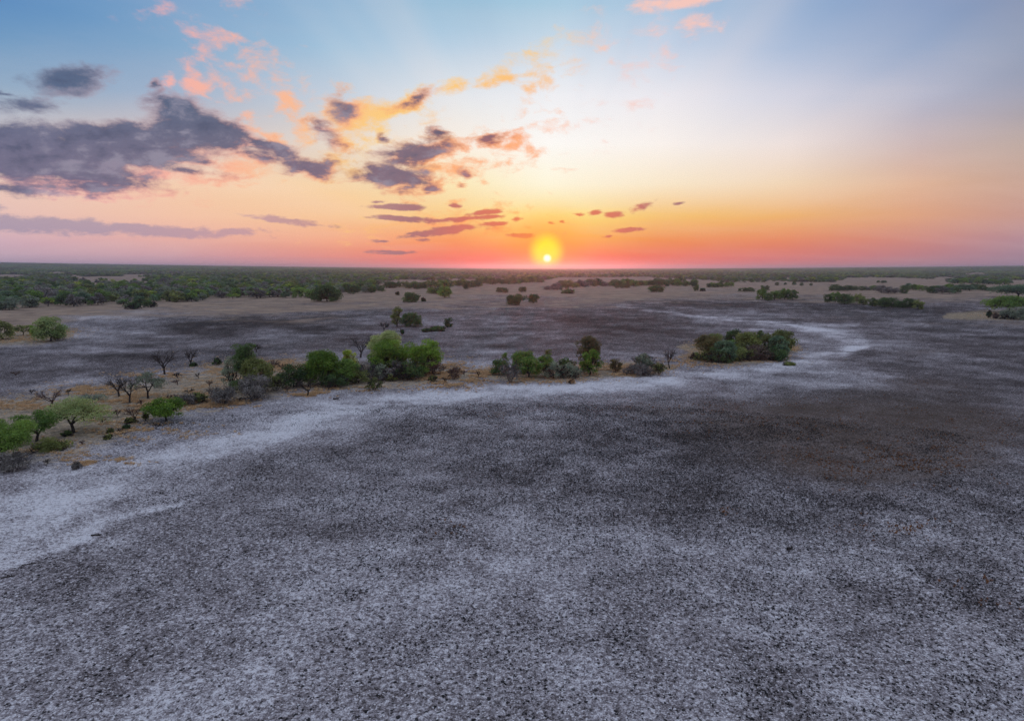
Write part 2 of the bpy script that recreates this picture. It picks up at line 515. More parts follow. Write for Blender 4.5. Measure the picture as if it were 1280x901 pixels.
ISLAND = [
    [(-80, 552, 46), (40, 535, 46), (120, 520, 40), (200, 500, 30), (290, 478, 30), (380, 470, 22), (470, 470, 18), (560, 468, 15), (590, 470, 7)],
    [(606, 466, 7), (650, 470, 11), (720, 466, 10), (800, 460, 10), (845, 458, 6)],
    [(862, 438, 10), (900, 448, 12), (950, 446, 10), (990, 436, 5)],
    [(-60, 420, 16), (40, 420, 12), (85, 417, 7)],
    [(1185, 395, 4), (1230, 394, 7), (1320, 394, 9)],
]
WHITE = [
    ([(-120, 690, 58), (0, 660, 52), (110, 618, 34), (230, 572, 22), (330, 543, 18), (420, 516, 15), (520, 499, 12), (600, 490, 8)], .29),
    ([(-40, 740, 7), (60, 690, 9), (180, 640, 10), (235, 625, 6)], .30),
    ([(580, 492, 7), (690, 486, 8), (800, 476, 9), (900, 470, 11), (980, 458, 12), (1050, 440, 14), (1080, 428, 9)], .32),
    ([(1060, 440, 8), (1080, 430, 8), (1050, 420, 6), (1000, 410, 4), (940, 404, 3)], .28),
    ([(770, 383, 1.8), (830, 390, 2.0), (900, 399, 2.4), (960, 402, 2.4), (1030, 412, 3.0)], .34),
    ([(800, 379, 1.2), (850, 377, 1.0)], .25),
    ([(1010, 404, 2.5), (1060, 408, 2.6), (1075, 406, 1.5)], .28),
    ([(580, 430, 4), (640, 424, 4), (660, 416, 2)], .14),
    ([(100, 398, 3), (180, 391, 3), (240, 384, 2.0), (300, 382, 1.4)], .18),
    ([(140, 420, 4), (200, 414, 3)], .10),
    ([(1130, 386, 1.2), (1200, 389, 1.2)], .18),
]
DARK = [
    ([(230, 410, 7), (300, 402, 9), (400, 408, 7), (440, 398, 4)], .22),
    ([(640, 396, 5), (720, 402, 8), (800, 408, 7), (860, 400, 4)], .20),
    ([(830, 378, 3), (960, 383, 4), (1040, 384, 4), (1180, 388, 3)], .20),
    ([(300, 600, 18), (400, 575, 20), (520, 545, 16), (620, 528, 12)], .10),
    ([(860, 560, 40), (1000, 540, 46), (1120, 520, 40), (1220, 500, 30)], .10),
    ([(1152, 700, 3), (1156, 740, 4), (1148, 770, 4), (1110, 782, 3), (1060, 786, 2)], .14),
    ([(1005, 722, 4), (1050, 712, 4), (1090, 728, 3)], .10),
    ([(100, 650, 5), (170, 622, 5), (215, 612, 3)], .25),
    ([(1085, 414, 3), (1140, 424, 4), (1200, 430, 4)], .10),
]
RUST = [(1010, 545, 230, 60, .55), (1190, 540, 180, 90, .5), (1100, 575, 110, 26, .9), (980, 520, 150, 26, .55), (800, 512, 60, 9, .5), (622, 518, 10, 5, .9), (905, 640, 12, 6, .6), (1230, 545, 90, 30, .3), (1160, 440, 40, 5, .6),
        (590, 690, 40, 12, .35), (560, 660, 20, 10, .4), (1110, 660, 60, 12, .4), (1230, 740, 40, 14, .35), (700, 376, 120, 5, .3), (300, 394, 120, 5, .5), (420, 385, 140, 4, .4), (1150, 480, 60, 10, .3), (760, 430, 60, 4, .25)]


def ground_masks(x, y):
    r = np.hypot(x, y)
    px, py, dep = project(x, y, np.zeros_like(x))
    bad = dep < 5
    px = np.where(bad, 640, np.clip(px, -260, 1540))
    py = np.where(bad, 901, np.clip(py, 336, 1000))
    # warp the outlines with world-space noise, an amount that shrinks with distance as seen
    k = F / np.maximum(dep, 5)
    wx = fbm(x / 14.0, y / 14.0, 5, 3, .62) * 6.0
    wy = fbm(x / 14.0, y / 14.0, 5, 5, .62) * 6.0
    fore = np.clip(CAM_H / np.maximum(r, 20), 0.02, 1.0)
    qx = px + wx * k * 0.8
    qy = py + wy * k * fore * 0.9
    qx2 = px + wx * k * 0.35
    qy2 = py + wy * k * fore * 0.4
    ash = grid_lookup(ASH, qx, qy)
    ash = np.where(ash > .6, .6 + (ash - .6) * .4, ash)
    tan = grid_lookup(TAN, qx, qy)
    brk = fbm(x / 7.0, y / 5.5, 4, 77) * 0.7
    for pts, a in WHITE:
        ash = ash + a * 0.72 * stroke(qx2, qy2, [(u_, v_, w_ * .82) for u_, v_, w_ in pts], 1.4) * np.clip(1 + 1.1 * brk, .25, 1.7)
    for pts, a in DARK:
        ash = ash - a * 0.6 * stroke(qx2, qy2, pts, 1.5) * np.clip(1 - 1.4 * brk, .1, 1.8)
    isl = np.zeros_like(px)
    for pts in ISLAND:
        isl = np.maximum(isl, stroke(qx2, qy2, pts))
    rust = np.zeros_like(px)
    for cx, cy, rx, ry, a in RUST:
        rust += a * np.exp(-((qx2 - cx) / rx) ** 2 - ((qy2 - cy) / ry) ** 2)
    # streaks and mottling in world space, broader with distance
    st = fbm(x / 16.0 + 3, y / 15.0, 4, 11) * 0.06 + fbm(x / 4.0, y / 4.0, 5, 23, .6) * 0.085
    mid = fbm(x / 60.0, y / 60.0, 3, 31) * 0.03
    far = sstep(95, 170, r)
    streak = fbm(x / 18.0 + y / 60.0, y / 14.0, 5, 41, 0.6)
    ash = ash + st + mid + far * (streak * 0.14 * (1 - 0.7 * tan) - 0.05)
    return np.clip(ash, 0.02, 1.0), np.clip(tan, 0, 1), np.clip(isl, 0, 1), np.clip(rust, 0, 1), px, py, dep


# polar sheet: rings are denser near, spokes denser within the field of view
rings = [0.0, 8.0, 16.0, 22.0]
r = 28.0
while r < 14000:
    rings.append(r)
    slant2 = r * r + CAM_H ** 2
    step = 1.35 * slant2 / (CAM_H * F)
    r += min(step, max(0.035 * r, 0.12))
rings.append(14500.0)
rings = np.array(rings[1:])
front = np.linspace(-46, 46, 760)
rest = np.linspace(46, 314, 92)[1:-1]
spokes = np.radians(np.concatenate([front, rest]))
nr, ns = len(rings), len(spokes)
RR, TT = np.meshgrid(rings, spokes, indexing='ij')
gx, gy = (RR * np.sin(TT)).ravel(), (RR * np.cos(TT)).ravel()
ash, tan, isl, rust, gpx, gpy, gdep = ground_masks(gx, gy)
gr = RR.ravel()
near = 1 - sstep(90, 200, gr)
gz = terrain(gx, gy)
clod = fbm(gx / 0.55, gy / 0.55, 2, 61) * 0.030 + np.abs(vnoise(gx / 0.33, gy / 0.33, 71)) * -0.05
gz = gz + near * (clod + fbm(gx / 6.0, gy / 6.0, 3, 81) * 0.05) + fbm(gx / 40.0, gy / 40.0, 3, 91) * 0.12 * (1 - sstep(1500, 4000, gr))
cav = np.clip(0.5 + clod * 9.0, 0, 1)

verts = np.stack([gx, gy, gz], -1)
verts = np.vstack([verts, [[0, 0, 0]]])
ii, jj = np.meshgrid(np.arange(nr - 1), np.arange(ns), indexing='ij')
a = (ii * ns + jj).ravel()
b = (ii * ns + (jj + 1) % ns).ravel()
c = ((ii + 1) * ns + (jj + 1) % ns).ravel()
d = ((ii + 1) * ns + jj).ravel()
quads = np.stack([a, d, c, b], -1)
cen = len(verts) - 1


def mesh_from(name, v, quads=None, tris=None, smooth=False):
    me = bpy.data.meshes.new(name)
    v = np.asarray(v, np.float32)
    nq = 0 if quads is None else len(quads)
    nt = 0 if tris is None else len(tris)
    me.vertices.add(len(v))
    me.vertices.foreach_set('co', v.ravel())
    loops = []
    if nq:
        loops.append(np.asarray(quads, np.int32).ravel())
    if nt:
        loops.append(np.asarray(tris, np.int32).ravel())
    loops = np.concatenate(loops)
    me.loops.add(len(loops))
    me.loops.foreach_set('vertex_index', loops)
    tot = np.concatenate([np.full(nq, 4, np.int32), np.full(nt, 3, np.int32)])
    me.polygons.add(nq + nt)
    me.polygons.foreach_set('loop_start', np.concatenate([[0], np.cumsum(tot)[:-1]]).astype(np.int32))
    me.polygons.foreach_set('loop_total', tot)
    if smooth:
        me.polygons.foreach_set('use_smooth', np.ones(nq + nt, bool))
    me.update(calc_edges=True)
    return me


def add_attr(me, name, vals, domain='POINT'):
    at = me.attributes.new(name, 'FLOAT', domain)
    at.data.foreach_set('value', np.asarray(vals, np.float32))


def link(name, me, parent=None, mat=None):
    o = bpy.data.objects.new(name, me)
    COL.objects.link(o)
    if mat is not None and not me.materials:
        me.materials.append(mat)
    if parent is not None:
        o.parent = parent
    return o


def new_mat(name):
    m = bpy.data.materials.new(name)
    m.use_nodes = True
    m.node_tree.nodes.clear()
    return m, NT(m.node_tree)


def finish(n, shader):
    o = n.n.new('ShaderNodeOutputMaterial')
    n.l.new(shader, o.inputs['Surface'])


def principled(n, col, rough=0.9, spec=0.2, normal=None):
    p = n.n.new('ShaderNodeBsdfPrincipled')
    n.put(p.inputs['Base Color'], col if hasattr(col, 'is_output') else (*col, 1))
    n.put(p.inputs['Roughness'], rough)
    p.inputs['Specular IOR Level'].default_value = spec
    if normal is not None:
        n.l.new(normal, p.inputs['Normal'])
    return p.outputs[0]


tri0 = np.array([[cen, j, (j + 1) % ns] for j in range(ns)])
ground_me = mesh_from('ground', verts, quads, tri0, smooth=True)
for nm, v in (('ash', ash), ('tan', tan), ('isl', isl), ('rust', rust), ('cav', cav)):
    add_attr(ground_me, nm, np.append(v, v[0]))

gm, n = new_mat('burnt_ground')
geo = n.n.new('ShaderNodeNewGeometry')
pos = geo.outputs['Position']
n_f = n.noise(pos, 9.0, 3, 0.6)             # about 10 cm: crumbs
n_c = n.noise(pos, 3.2, 4, 0.6, 0.4)          # about 30 cm: clods
n_m = n.noise(pos, 0.6, 5, 0.6, 0.4)         # metres
n_l = n.noise(n.vmath('MULTIPLY', pos, (0.06, 0.075, 0.05)), 1.0, 6, 0.65, 0.8)
n_x = n.noise(n.vmath('MULTIPLY', pos, (0.007, 0.010, 0.01)), 1.0, 6, 0.62, 1.0)      # broad patches of the far fields
vor = n.n.new('ShaderNodeTexVoronoi')
vor.inputs['Scale'].default_value = 2.6
n.l.new(n.vmath('ADD', pos, n.scale(n.noise(pos, 5.0, 2, 0.5, color=True), 0.30)), vor.inputs['Vector'])
cellr = n.sep(vor.outputs['Color'])[0]
# the burnt-out foot of each grass tuft: a dark hole of its own size in the ash crust
pit = n.rng(n.math('SUBTRACT', vor.outputs['Distance'], n.math('MULTIPLY', cellr, 0.25)), 0.04, 0.11)
vor2 = n.n.new('ShaderNodeTexVoronoi')
vor2.inputs['Scale'].default_value = 5.5
n.l.new(n.vmath('ADD', pos, n.scale(n.noise(pos, 9.0, 2, 0.5, color=True), 0.16)), vor2.inputs['Vector'])
crumb = n.math('MULTIPLY', n.rng(vor2.outputs['Distance'], 0.42, 0.12), n.rng(n.sep(vor2.outputs['Color'])[1], 0.45, 0.8))
A = n.attr('ash')
m1 = n.math('MULTIPLY_ADD', n.math('SUBTRACT', n_c, 0.5), 1.5, A)
m1 = n.math('MULTIPLY_ADD', n.math('SUBTRACT', n_f, 0.5), 1.3, m1)
m1 = n.math('MULTIPLY_ADD', n.math('SUBTRACT', n_m, 0.5), 0.30, m1)
m1 = n.math('MULTIPLY_ADD', n.math('SUBTRACT', n_l, 0.5), 0.22, m1)
m1 = n.math('MULTIPLY_ADD', crumb, 0.62, m1)
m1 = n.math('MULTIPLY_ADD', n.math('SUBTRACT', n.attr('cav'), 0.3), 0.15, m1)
ashcol = n.ramp(m1, [(0.0, (0.018, 0.0135, 0.013)), (0.22, (0.058, 0.044, 0.042)), (0.45, (0.158, 0.129, 0.133)), (0.65, (0.320, 0.270, 0.284)), (0.85, (0.58, 0.515, 0.532)), (1.0, (0.78, 0.72, 0.74))])
ashcol = n.mix(n.math('MULTIPLY', n.math('SUBTRACT', 1.0, pit), n.rng(A, 0.95, 0.55, 0.40, 0.96)), ashcol, (0.014, 0.013, 0.014))
# dry grass left standing: tan fields far off, brown soil and straw in the tree belt
tcol = n.ramp(n.math('MULTIPLY_ADD', n.math('SUBTRACT', n_l, 0.5), 1.2, n.math('MULTIPLY_ADD', n_m, 0.4, 0.3)), [(0.1, (0.10, 0.068, 0.054)), (0.45, (0.29, 0.195, 0.145)), (0.9, (0.56, 0.39, 0.27))])
tf = n.rng(n.math('MULTIPLY_ADD', n.math('SUBTRACT', n_x, 0.5), 1.5, n.math('MULTIPLY_ADD', n.math('SUBTRACT', n_l, 0.5), 0.9, n.attr('tan'))), 0.18, 0.75)
col = n.mix(tf, ashcol, tcol)
icol = n.ramp(n.math('MULTIPLY_ADD', n_c, 0.5, n.math('MULTIPLY', n_m, 0.6)), [(0.30, (0.075, 0.058, 0.042)), (0.48, (0.24, 0.182, 0.125)), (0.66, (0.54, 0.38, 0.235))])
isf = n.rng(n.math('MULTIPLY_ADD', n.math('SUBTRACT', n_c, 0.5), 0.7, n.math('MULTIPLY_ADD', n.math('SUBTRACT', n_m, 0.5), 1.4, n.attr('isl'))), 0.3, 0.95, 0.0, 0.8)
col = n.mix(isf, col, icol)
rf = n.rng(n.math('MULTIPLY', n.attr('rust'), n.math('MULTIPLY_ADD', n_m, 1.5, n.math('MULTIPLY', n_c, 0.7))), 0.30, 1.3, 0.0, 0.60)
col = n.mix(rf, col, (0.125, 0.082, 0.062))
bmp = n.n.new('ShaderNodeBump')
bmp.inputs['Strength'].default_value = 0.8
bmp.inputs['Distance'].default_value = 0.12
n.l.new(n.math('ADD', n.math('MULTIPLY', n_c, 0.9), n.math('MULTIPLY_ADD', n_f, 0.5, n.math('MULTIPLY', pit, 0.5))), bmp.inputs['Height'])
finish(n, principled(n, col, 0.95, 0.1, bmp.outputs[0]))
ground = link('ground', ground_me, None, gm)
ground['kind'] = 'structure'
ground['label'] = 'grey ash and charred stubble plain running to the horizon'

# ------------------------------------------------------------------ vegetation
rng = np.random.default_rng(7)


def foliage(name, dark, light, trans=0.38):
    m, n = new_mat(name)
    f = n.attr('tint')
    oi = n.n.new('ShaderNodeObjectInfo')
    g = n.noise(n.vmath('ADD', n.n.new('ShaderNodeNewGeometry').outputs['Position'], (0, 0, 0)), 0.9, 3, 0.6)
    f2 = n.math('MULTIPLY_ADD', n.math('SUBTRACT', g, 0.5), 0.5, n.math('MULTIPLY_ADD', n.math('SUBTRACT', oi.outputs['Random'], 0.5), 0.55, f))
    col = n.mix(f2, dark, light)
    pr = principled(n, col, 0.65, 0.25)
    tr = n.n.new('ShaderNodeBsdfTranslucent')
    n.l.new(n.mix(0.35, col, light), tr.inputs['Color'])
    mx = n.n.new('ShaderNodeMixShader')
    mx.inputs[0].default_value = trans
    n.l.new(pr, mx.inputs[1])
    n.l.new(tr.outputs[0], mx.inputs[2])
    finish(n, mx.outputs[0])
    return m


def bark(name, dark, light):
    m, n = new_mat(name)
    p = n.n.new('ShaderNodeNewGeometry').outputs['Position']
    f = n.noise(n.vmath('MULTIPLY', p, (4, 4, 1.0)), 2.0, 4, 0.65)
    finish(n, principled(n, n.mix(f, dark, light), 0.9, 0.1))
    return m


PAL = {
    'bright': foliage('leaf_bright', (0.080, 0.150, 0.018), (0.330, 0.500, 0.060), .40),
    'lime': foliage('leaf_lime', (0.140, 0.279, 0.024), (0.591, 0.600, 0.087), .38),
    'mid': foliage('leaf_mid', (0.083, 0.158, 0.033), (0.280, 0.414, 0.073)),
    'pale': foliage('leaf_pale', (0.207, 0.294, 0.102), (0.570, 0.600, 0.242)),
    'dark': foliage('leaf_dark', (0.048, 0.090, 0.033), (0.151, 0.230, 0.062)),
    'olive': foliage('leaf_olive', (0.095, 0.112, 0.036), (0.34, 0.37, 0.105)),
    'teal': foliage('leaf_teal', (0.085, 0.140, 0.082), (0.30, 0.42, 0.22)),
    'greygreen': foliage('leaf_greygreen', (0.149, 0.176, 0.132), (0.418, 0.461, 0.307)),
    'grey': foliage('twig_grey', (0.100, 0.088, 0.080), (0.310, 0.270, 0.240), .1),
    'brown': foliage('twig_brown', (0.075, 0.053, 0.045), (0.243, 0.162, 0.121), .1),
    'rusty': foliage('leaf_rusty', (0.090, 0.078, 0.033), (0.269, 0.224, 0.078)),
    'straw': foliage('straw', (0.36, 0.21, 0.105), (0.86, 0.58, 0.32), .3),
}
BARK = bark('bark_dark', (0.018, 0.014, 0.013), (0.07, 0.055, 0.048))
BARKG = bark('bark_grey', (0.05, 0.045, 0.045), (0.16, 0.14, 0.135))
BARKR = bark('bark_red', (0.05, 0.028, 0.024), (0.14, 0.08, 0.065))


class MB:
    """collects tubes (as quads) into one mesh"""

    def __init__(self):
        self.v, self.q, self.nv = [], [], 0

    def tube(self, pts, rads, sides=5):
        pts = np.asarray(pts, float)
        m = len(pts)
        tang = np.gradient(pts, axis=0)
        tang /= np.linalg.norm(tang, axis=1)[:, None] + 1e-9
        ref = np.array([0.3, 0.9, 0.2]) if abs(tang[0][2]) > 0.6 else np.array([0.05, 0.1, 1.0])
        u = np.cross(tang, ref)
        u /= np.linalg.norm(u, axis=1)[:, None] + 1e-9
        w = np.cross(tang, u)
        ang = np.linspace(0, 2 * math.pi, sides, endpoint=False)
        ring = pts[:, None, :] + np.asarray(rads)[:, None, None] * (np.cos(ang)[None, :, None] * u[:, None, :] + np.sin(ang)[None, :, None] * w[:, None, :])
        self.v.append(ring.reshape(-1, 3))
        for i in range(m - 1):
            for j in range(sides):
                j2 = (j + 1) % sides
                self.q.append((self.nv + i * sides + j, self.nv + i * sides + j2, self.nv + (i + 1) * sides + j2, self.nv + (i + 1) * sides + j))
        self.nv += m * sides

    def mesh(self, name):
        return mesh_from(name, np.vstack(self.v), np.array(self.q), smooth=True)


def bend(p0, p1, k, rg, n=4, droop=0.0):
    p0, p1 = np.asarray(p0, float), np.asarray(p1, float)
    L = np.linalg.norm(p1 - p0)
    mid = (p0 + p1) / 2 + rg.normal(0, k * L, 3) + np.array([0, 0, droop * L])
    t = np.linspace(0, 1, n)[:, None]
    return (1 - t) ** 2 * p0 + 2 * t * (1 - t) * mid + t ** 2 * p1


def leaves(centers, radii, flat, per, size, rg, aspect=1.0, upbias=0.5, tintk=None, under=0.45):
    """small leaf faces in clumps; returns verts, quads, tint per face"""
    V, T = [], []
    for k, (c0, rr) in enumerate(zip(centers, radii)):
        m = max(6, int(per * (rr / np.mean(radii)) ** 2))
        dirs = rg.normal(0, 1, (m, 3))
        dirs /= np.linalg.norm(dirs, axis=1)[:, None]
        low = (dirs[:, 2] < -0.15) & (rg.random(m) > under)
        dirs[low, 2] *= -1
        rad_ = rr * (0.55 + 0.5 * rg.random(m) ** 0.6) * (1 + 0.15 * rg.normal(0, 1, m))
        p = dirs * rad_[:, None]
        p[:, 2] *= flat
        p = p + c0
        nrm = dirs * 0.6 + rg.normal(0, 0.55, (m, 3)) + np.array([0, 0, upbias])
        nrm /= np.linalg.norm(nrm, axis=1)[:, None]
        u = np.cross(nrm, rg.normal(0, 1, (m, 3)))
        u /= np.linalg.norm(u, axis=1)[:, None] + 1e-9
        w = np.cross(nrm, u)
        s = size * rg.uniform(0.6, 1.35, m)[:, None] * 0.5
        la = s * math.sqrt(aspect)
        lb = s / math.sqrt(aspect)
        q = np.stack([p - u * la, p - w * lb * 0.9 + u * la * 0.1, p + u * la, p + w * lb * 0.9 - u * la * 0.1], 1)
        V.append(q.reshape(-1, 3))
        tk = rg.uniform(0.15, 0.75) if tintk is None else tintk[k]
        T.append(np.clip(tk + rg.normal(0, 0.16, m) , 0, 1))
    V = np.vstack(V)
    T = np.concatenate(T)
    Q = np.arange(len(V)).reshape(-1, 4)
    return V, Q, T


def build_tree(style, pal, H, Wd, seed, detail=1.0, px=None):
    """returns (trunk mesh, crown mesh or None); px: metres per rendered pixel, sets the leaf size"""
    rg = np.random.default_rng(seed)
    mb = MB()
    R = Wd / 2
    tr = max(0.05, 0.020 * H + 0.013 * Wd)
    ls = max(0.16, (px or 0.18) * 1.25)
    crown = None
    tk = None
    if style in ('umbrella', 'round', 'tall', 'dome'):
        if style == 'dome':
            nc = int(34 * detail)
            ang = rg.random(nc) * 6.283
            rr = np.sqrt(rg.random(nc)) * R * 0.80
            z = H * (0.84 - 0.30 * (rr / R) ** 2 - rg.uniform(0, .42, nc))
            cen_ = np.stack([rr * np.cos(ang), rr * np.sin(ang), z], -1)
            crad = R * rg.uniform(0.17, 0.30, nc)
            flat = 0.62
            fork = 0.22
        elif style == 'umbrella':
            nc = int(24 * detail)
            ang = rg.random(nc) * 6.283
            rr = np.sqrt(rg.random(nc)) * R * 0.84
            z = H * (0.82 - 0.40 * (rr / R) ** 2 + rg.uniform(-.22, .04, nc))
            cen_ = np.stack([rr * np.cos(ang), rr * np.sin(ang), z], -1)
            crad = R * rg.uniform(0.20, 0.34, nc)
            flat = 0.55
            fork = 0.24
        elif style == 'tall':
            nc = int(28 * detail)
            ang = rg.random(nc) * 6.283
            t = rg.uniform(0.14, 0.92, nc)
            rr = R * 0.72 * np.sqrt(rg.random(nc)) * (1.05 - 0.35 * t)
            cen_ = np.stack([rr * np.cos(ang), rr * np.sin(ang), H * t], -1)
            crad = R * rg.uniform(0.22, 0.42, nc)
            flat = 0.8
            fork = 0.22
        else:
            nc = int(38 * detail)
            ang = rg.random(nc) * 6.283
            ce = rg.uniform(-0.75, 0.97, nc)
            cr = np.sqrt(1 - np.maximum(ce, -.3) ** 2) * rg.uniform(0.55, 1.08, nc)
            cen_ = np.stack([R * 0.72 * cr * np.cos(ang), R * 0.72 * cr * np.sin(ang), H * (0.44 + 0.42 * ce)], -1)
            crad = R * rg.uniform(0.17, 0.34, nc)
            flat = 0.8
            fork = 0.16
        cen_[:, 2] = np.maximum(cen_[:, 2], crad * flat * 0.7)
        cen_[:, 2] = np.minimum(cen_[:, 2], H - crad * flat * 0.85)
        lean = rg.normal(0, 0.03 * H, 2)
        f0 = np.array([lean[0], lean[1], H * fork])
        mb.tube(bend((0, 0, -0.1), f0, 0.05, rg), [tr * 1.25, tr, tr * .9, tr * .85], 7)
        nl = 4 if style == 'umbrella' else 5
        order = np.argsort(np.arctan2(cen_[:, 1], cen_[:, 0]))
        for grp in np.array_split(order, nl):
            if len(grp) == 0:
                continue
            m = cen_[grp].mean(0)
            e = f0 + (m - f0) * 0.55
            e[2] = f0[2] + (m[2] - f0[2]) * (0.6 if style == 'umbrella' else 0.5)
            mb.tube(bend(f0, e, 0.08, rg, 5), np.linspace(tr * .7, tr * .38, 5), 6)
            for k in grp:
                tgt = cen_[k] - np.array([0, 0, crad[k] * flat * 0.3])
                mb.tube(bend(e, tgt, 0.10, rg, 4, -0.03), np.linspace(tr * .34, tr * .10, 4), 4)
                for _ in range(2):
                    t2 = cen_[k] + rg.normal(0, 1, 3) * crad[k] * np.array([.6, .6, .25])
                    mb.tube(bend(e + (tgt - e) * .7, t2, .1, rg, 3), np.linspace(tr * .14, tr * .05, 3), 3)
        area = 4 * math.pi * np.mean(crad) ** 2 * flat
        per = np.clip(area / (ls * ls) * (0.85 if style == 'umbrella' else 1.15), 20, 420)
        hz = cen_[:, 2] / H
        tk = np.clip(0.42 + rg.normal(0, .20, len(hz)), .05, .95)
        V, Q, T = leaves(cen_, crad, flat, per, ls, rg, 1.3, 0.6, tk)
        V[:, 2] = np.maximum(V[:, 2], 0.02)
        crown = mesh_from('crown', V, Q)
        add_attr(crown, 'tint', T, 'FACE')
        crown.materials.append(PAL[pal])
        bk = BARK
    else:
        # bare: forks that keep splitting; shrub: many stems from the ground and slender twigs
        bk = {'brown': BARKR, 'grey': BARKG}.get(pal, BARK) if style != 'bare' else (BARKR if pal == 'brown' else BARK)
        tips = []
        minr = max(0.012, (px or 0.18) * (0.26 if style == 'bare' else .16))

        def grow(p, dirv, L, r_, lev, maxlev):
            dirv = dirv / np.linalg.norm(dirv)
            q = p + dirv * L
            pts = bend(p, q, 0.09, rg, 4)
            r1 = max(r_ * 0.62, minr)
            mb.tube(pts, np.linspace(max(r_, minr), r1, 4), 5 if lev < 2 else 3)
            tips.append((q, lev))
            if lev >= maxlev:
                return
            nb = rg.integers(2, 4) if lev < maxlev - 1 else rg.integers(2, 5)
            for _ in range(nb):
                nd = dirv + rg.normal(0, 0.70, 3)
                nd[2] += 0.10 if style == 'bare' else 0.0
                t = rg.uniform(0.55, 1.0)
                grow(p + (q - p) * t, nd, L * rg.uniform(.62, .85), r1 * .8, lev + 1, maxlev)
        if style == 'bare':
            pxs = px or 0.18
            nc = max(9, int(15 * detail))
            ang = rg.random(nc) * 6.283
            rr = R * np.sqrt(rg.uniform(.05, 1, nc)) * .72
            zz = H * (rg.uniform(.62, .84, nc) - 0.22 * (rr / R) ** 2)
            cen_ = np.stack([rr * np.cos(ang), rr * np.sin(ang), zz], -1)
            f0 = np.array([rg.normal(0, .05 * H), rg.normal(0, .05 * H), H * rg.uniform(.2, .3)])
            mb.tube(bend((0, 0, -.1), f0, .06, rg), np.linspace(tr * 1.2, tr * .8, 4), 6)
            for grp in np.array_split(np.argsort(np.arctan2(cen_[:, 1], cen_[:, 0])), 4):
                m = cen_[grp].mean(0)
                e = f0 + (m - f0) * .5
                mb.tube(bend(f0, e, .10, rg, 5), np.linspace(tr * .7, max(tr * .4, pxs * .22), 5), 5)
                for k in grp:
                    mb.tube(bend(e, cen_[k], .14, rg, 5), np.linspace(max(tr * .38, pxs * .2), max(tr * .16, pxs * .14), 5), 4)
                    out_ = cen_[k] - np.array([0, 0, H * .3])
                    out_ /= np.linalg.norm(out_)
                    for _ in range(6):
                        s0 = e + (cen_[k] - e) * rg.uniform(.45, 1.0)
                        d_ = out_ + rg.normal(0, .55, 3)
                        e1 = s0 + d_ * H * rg.uniform(.10, .20)
                        mb.tube(bend(s0, e1, .12, rg, 4), np.linspace(pxs * .13, pxs * .07, 4), 3)
                        for _ in range(2):
                            s1 = s0 + (e1 - s0) * rg.uniform(.4, .9)
                            mb.tube(bend(s1, s1 + (d_ + rg.normal(0, .7, 3)) * H * rg.uniform(.05, .1), .1, rg, 3), np.linspace(pxs * .08, pxs * .05, 3), 3)
        else:
            for _ in range(int(7 * detail) + 2):
                aa = rg.random() * 6.283
                sp = rg.uniform(.2, 1.0)
                grow(np.array([math.cos(aa) * R * .12, math.sin(aa) * R * .12, -.05]), np.array([math.cos(aa) * sp * R, math.sin(aa) * sp * R, H * .62]), H * .40, tr * .5, 0, 3)
        V = np.vstack(mb.v)
        hi = V[:, 2].max()
        wi = np.percentile(np.hypot(V[:, 0], V[:, 1]), 96) + 1e-6
        sc_ = np.array([R / wi, R / wi, H / hi])
        mb.v = [v * sc_ for v in mb.v]
        if style == 'shrub':
            nc = int(24 * detail)
            ang = rg.random(nc) * 6.283
            ce = rg.uniform(-0.2, 0.95, nc) ** 1 * (0.55 + 0.45 * np.cos(ang * 1.0 + rg.random() * 6) ** 2)
            cr = np.sqrt(np.clip(1 - ce ** 2, 0, 1)) * rg.uniform(0.2, 1.12, nc)
            cen_ = np.stack([R * .78 * cr * np.cos(ang), R * .78 * cr * np.sin(ang), H * (.28 + .58 * ce)], -1)
            crad = R * rg.uniform(.14, .36, nc)
            twig = pal in ('grey', 'brown')
            area = 4 * math.pi * np.mean(crad) ** 2 * .8
            per = np.clip(area / (ls * ls) * (.55 if twig else .95), 16, 260)
            V, Q, T = leaves(cen_, crad, .8, per, ls * (1.2 if twig else 1.0), rg, 5.0 if twig else 1.4, .2, None, .7)
            V[:, 2] = np.maximum(V[:, 2], 0.02)
            crown = mesh_from('crown', V, Q)
            add_attr(crown, 'tint', T, 'FACE')
            crown.materials.append(PAL[pal])
        elif pal in ('brown', 'grey', 'dark') and px is not None:
            pass
    tm = mb.mesh('trunk')
    tm.materials.append(bk)
    return tm, crown


_seed = [100]


def plant(name, style, pal, bx, by, h, w, label, cat=None, group=None, detail=1.0, part=None):
    """a tree or shrub standing where the photograph shows its foot"""
    _seed[0] += 1
    p = P(bx, by)
    m = mpp(p)
    p[2] = float(terrain(np.array([p[0]]), np.array([p[1]]))[0]) - 0.03
    root = bpy.data.objects.new(name, None)
    root.empty_display_size = 0.5
    COL.objects.link(root)
    root.location = p
    root.rotation_euler = (0, 0, 0)
    tm, cm = build_tree(style, pal, h * m * 1.04, w * m * 1.12, _seed[0], detail, m * 1.25)
    stem = 'trunk' if style in ('umbrella', 'round', 'tall', 'dome') else ('branches' if style == 'bare' else 'stems')
    link(stem, tm, root)
    if cm is not None:
        link('crown' if style != 'shrub' else 'foliage', cm, root)
    root['label'] = label
    root['category'] = cat or ('shrub' if 'shrub' in name or 'bush' in name else 'tree')
    if group:
        root['group'] = group
    return root


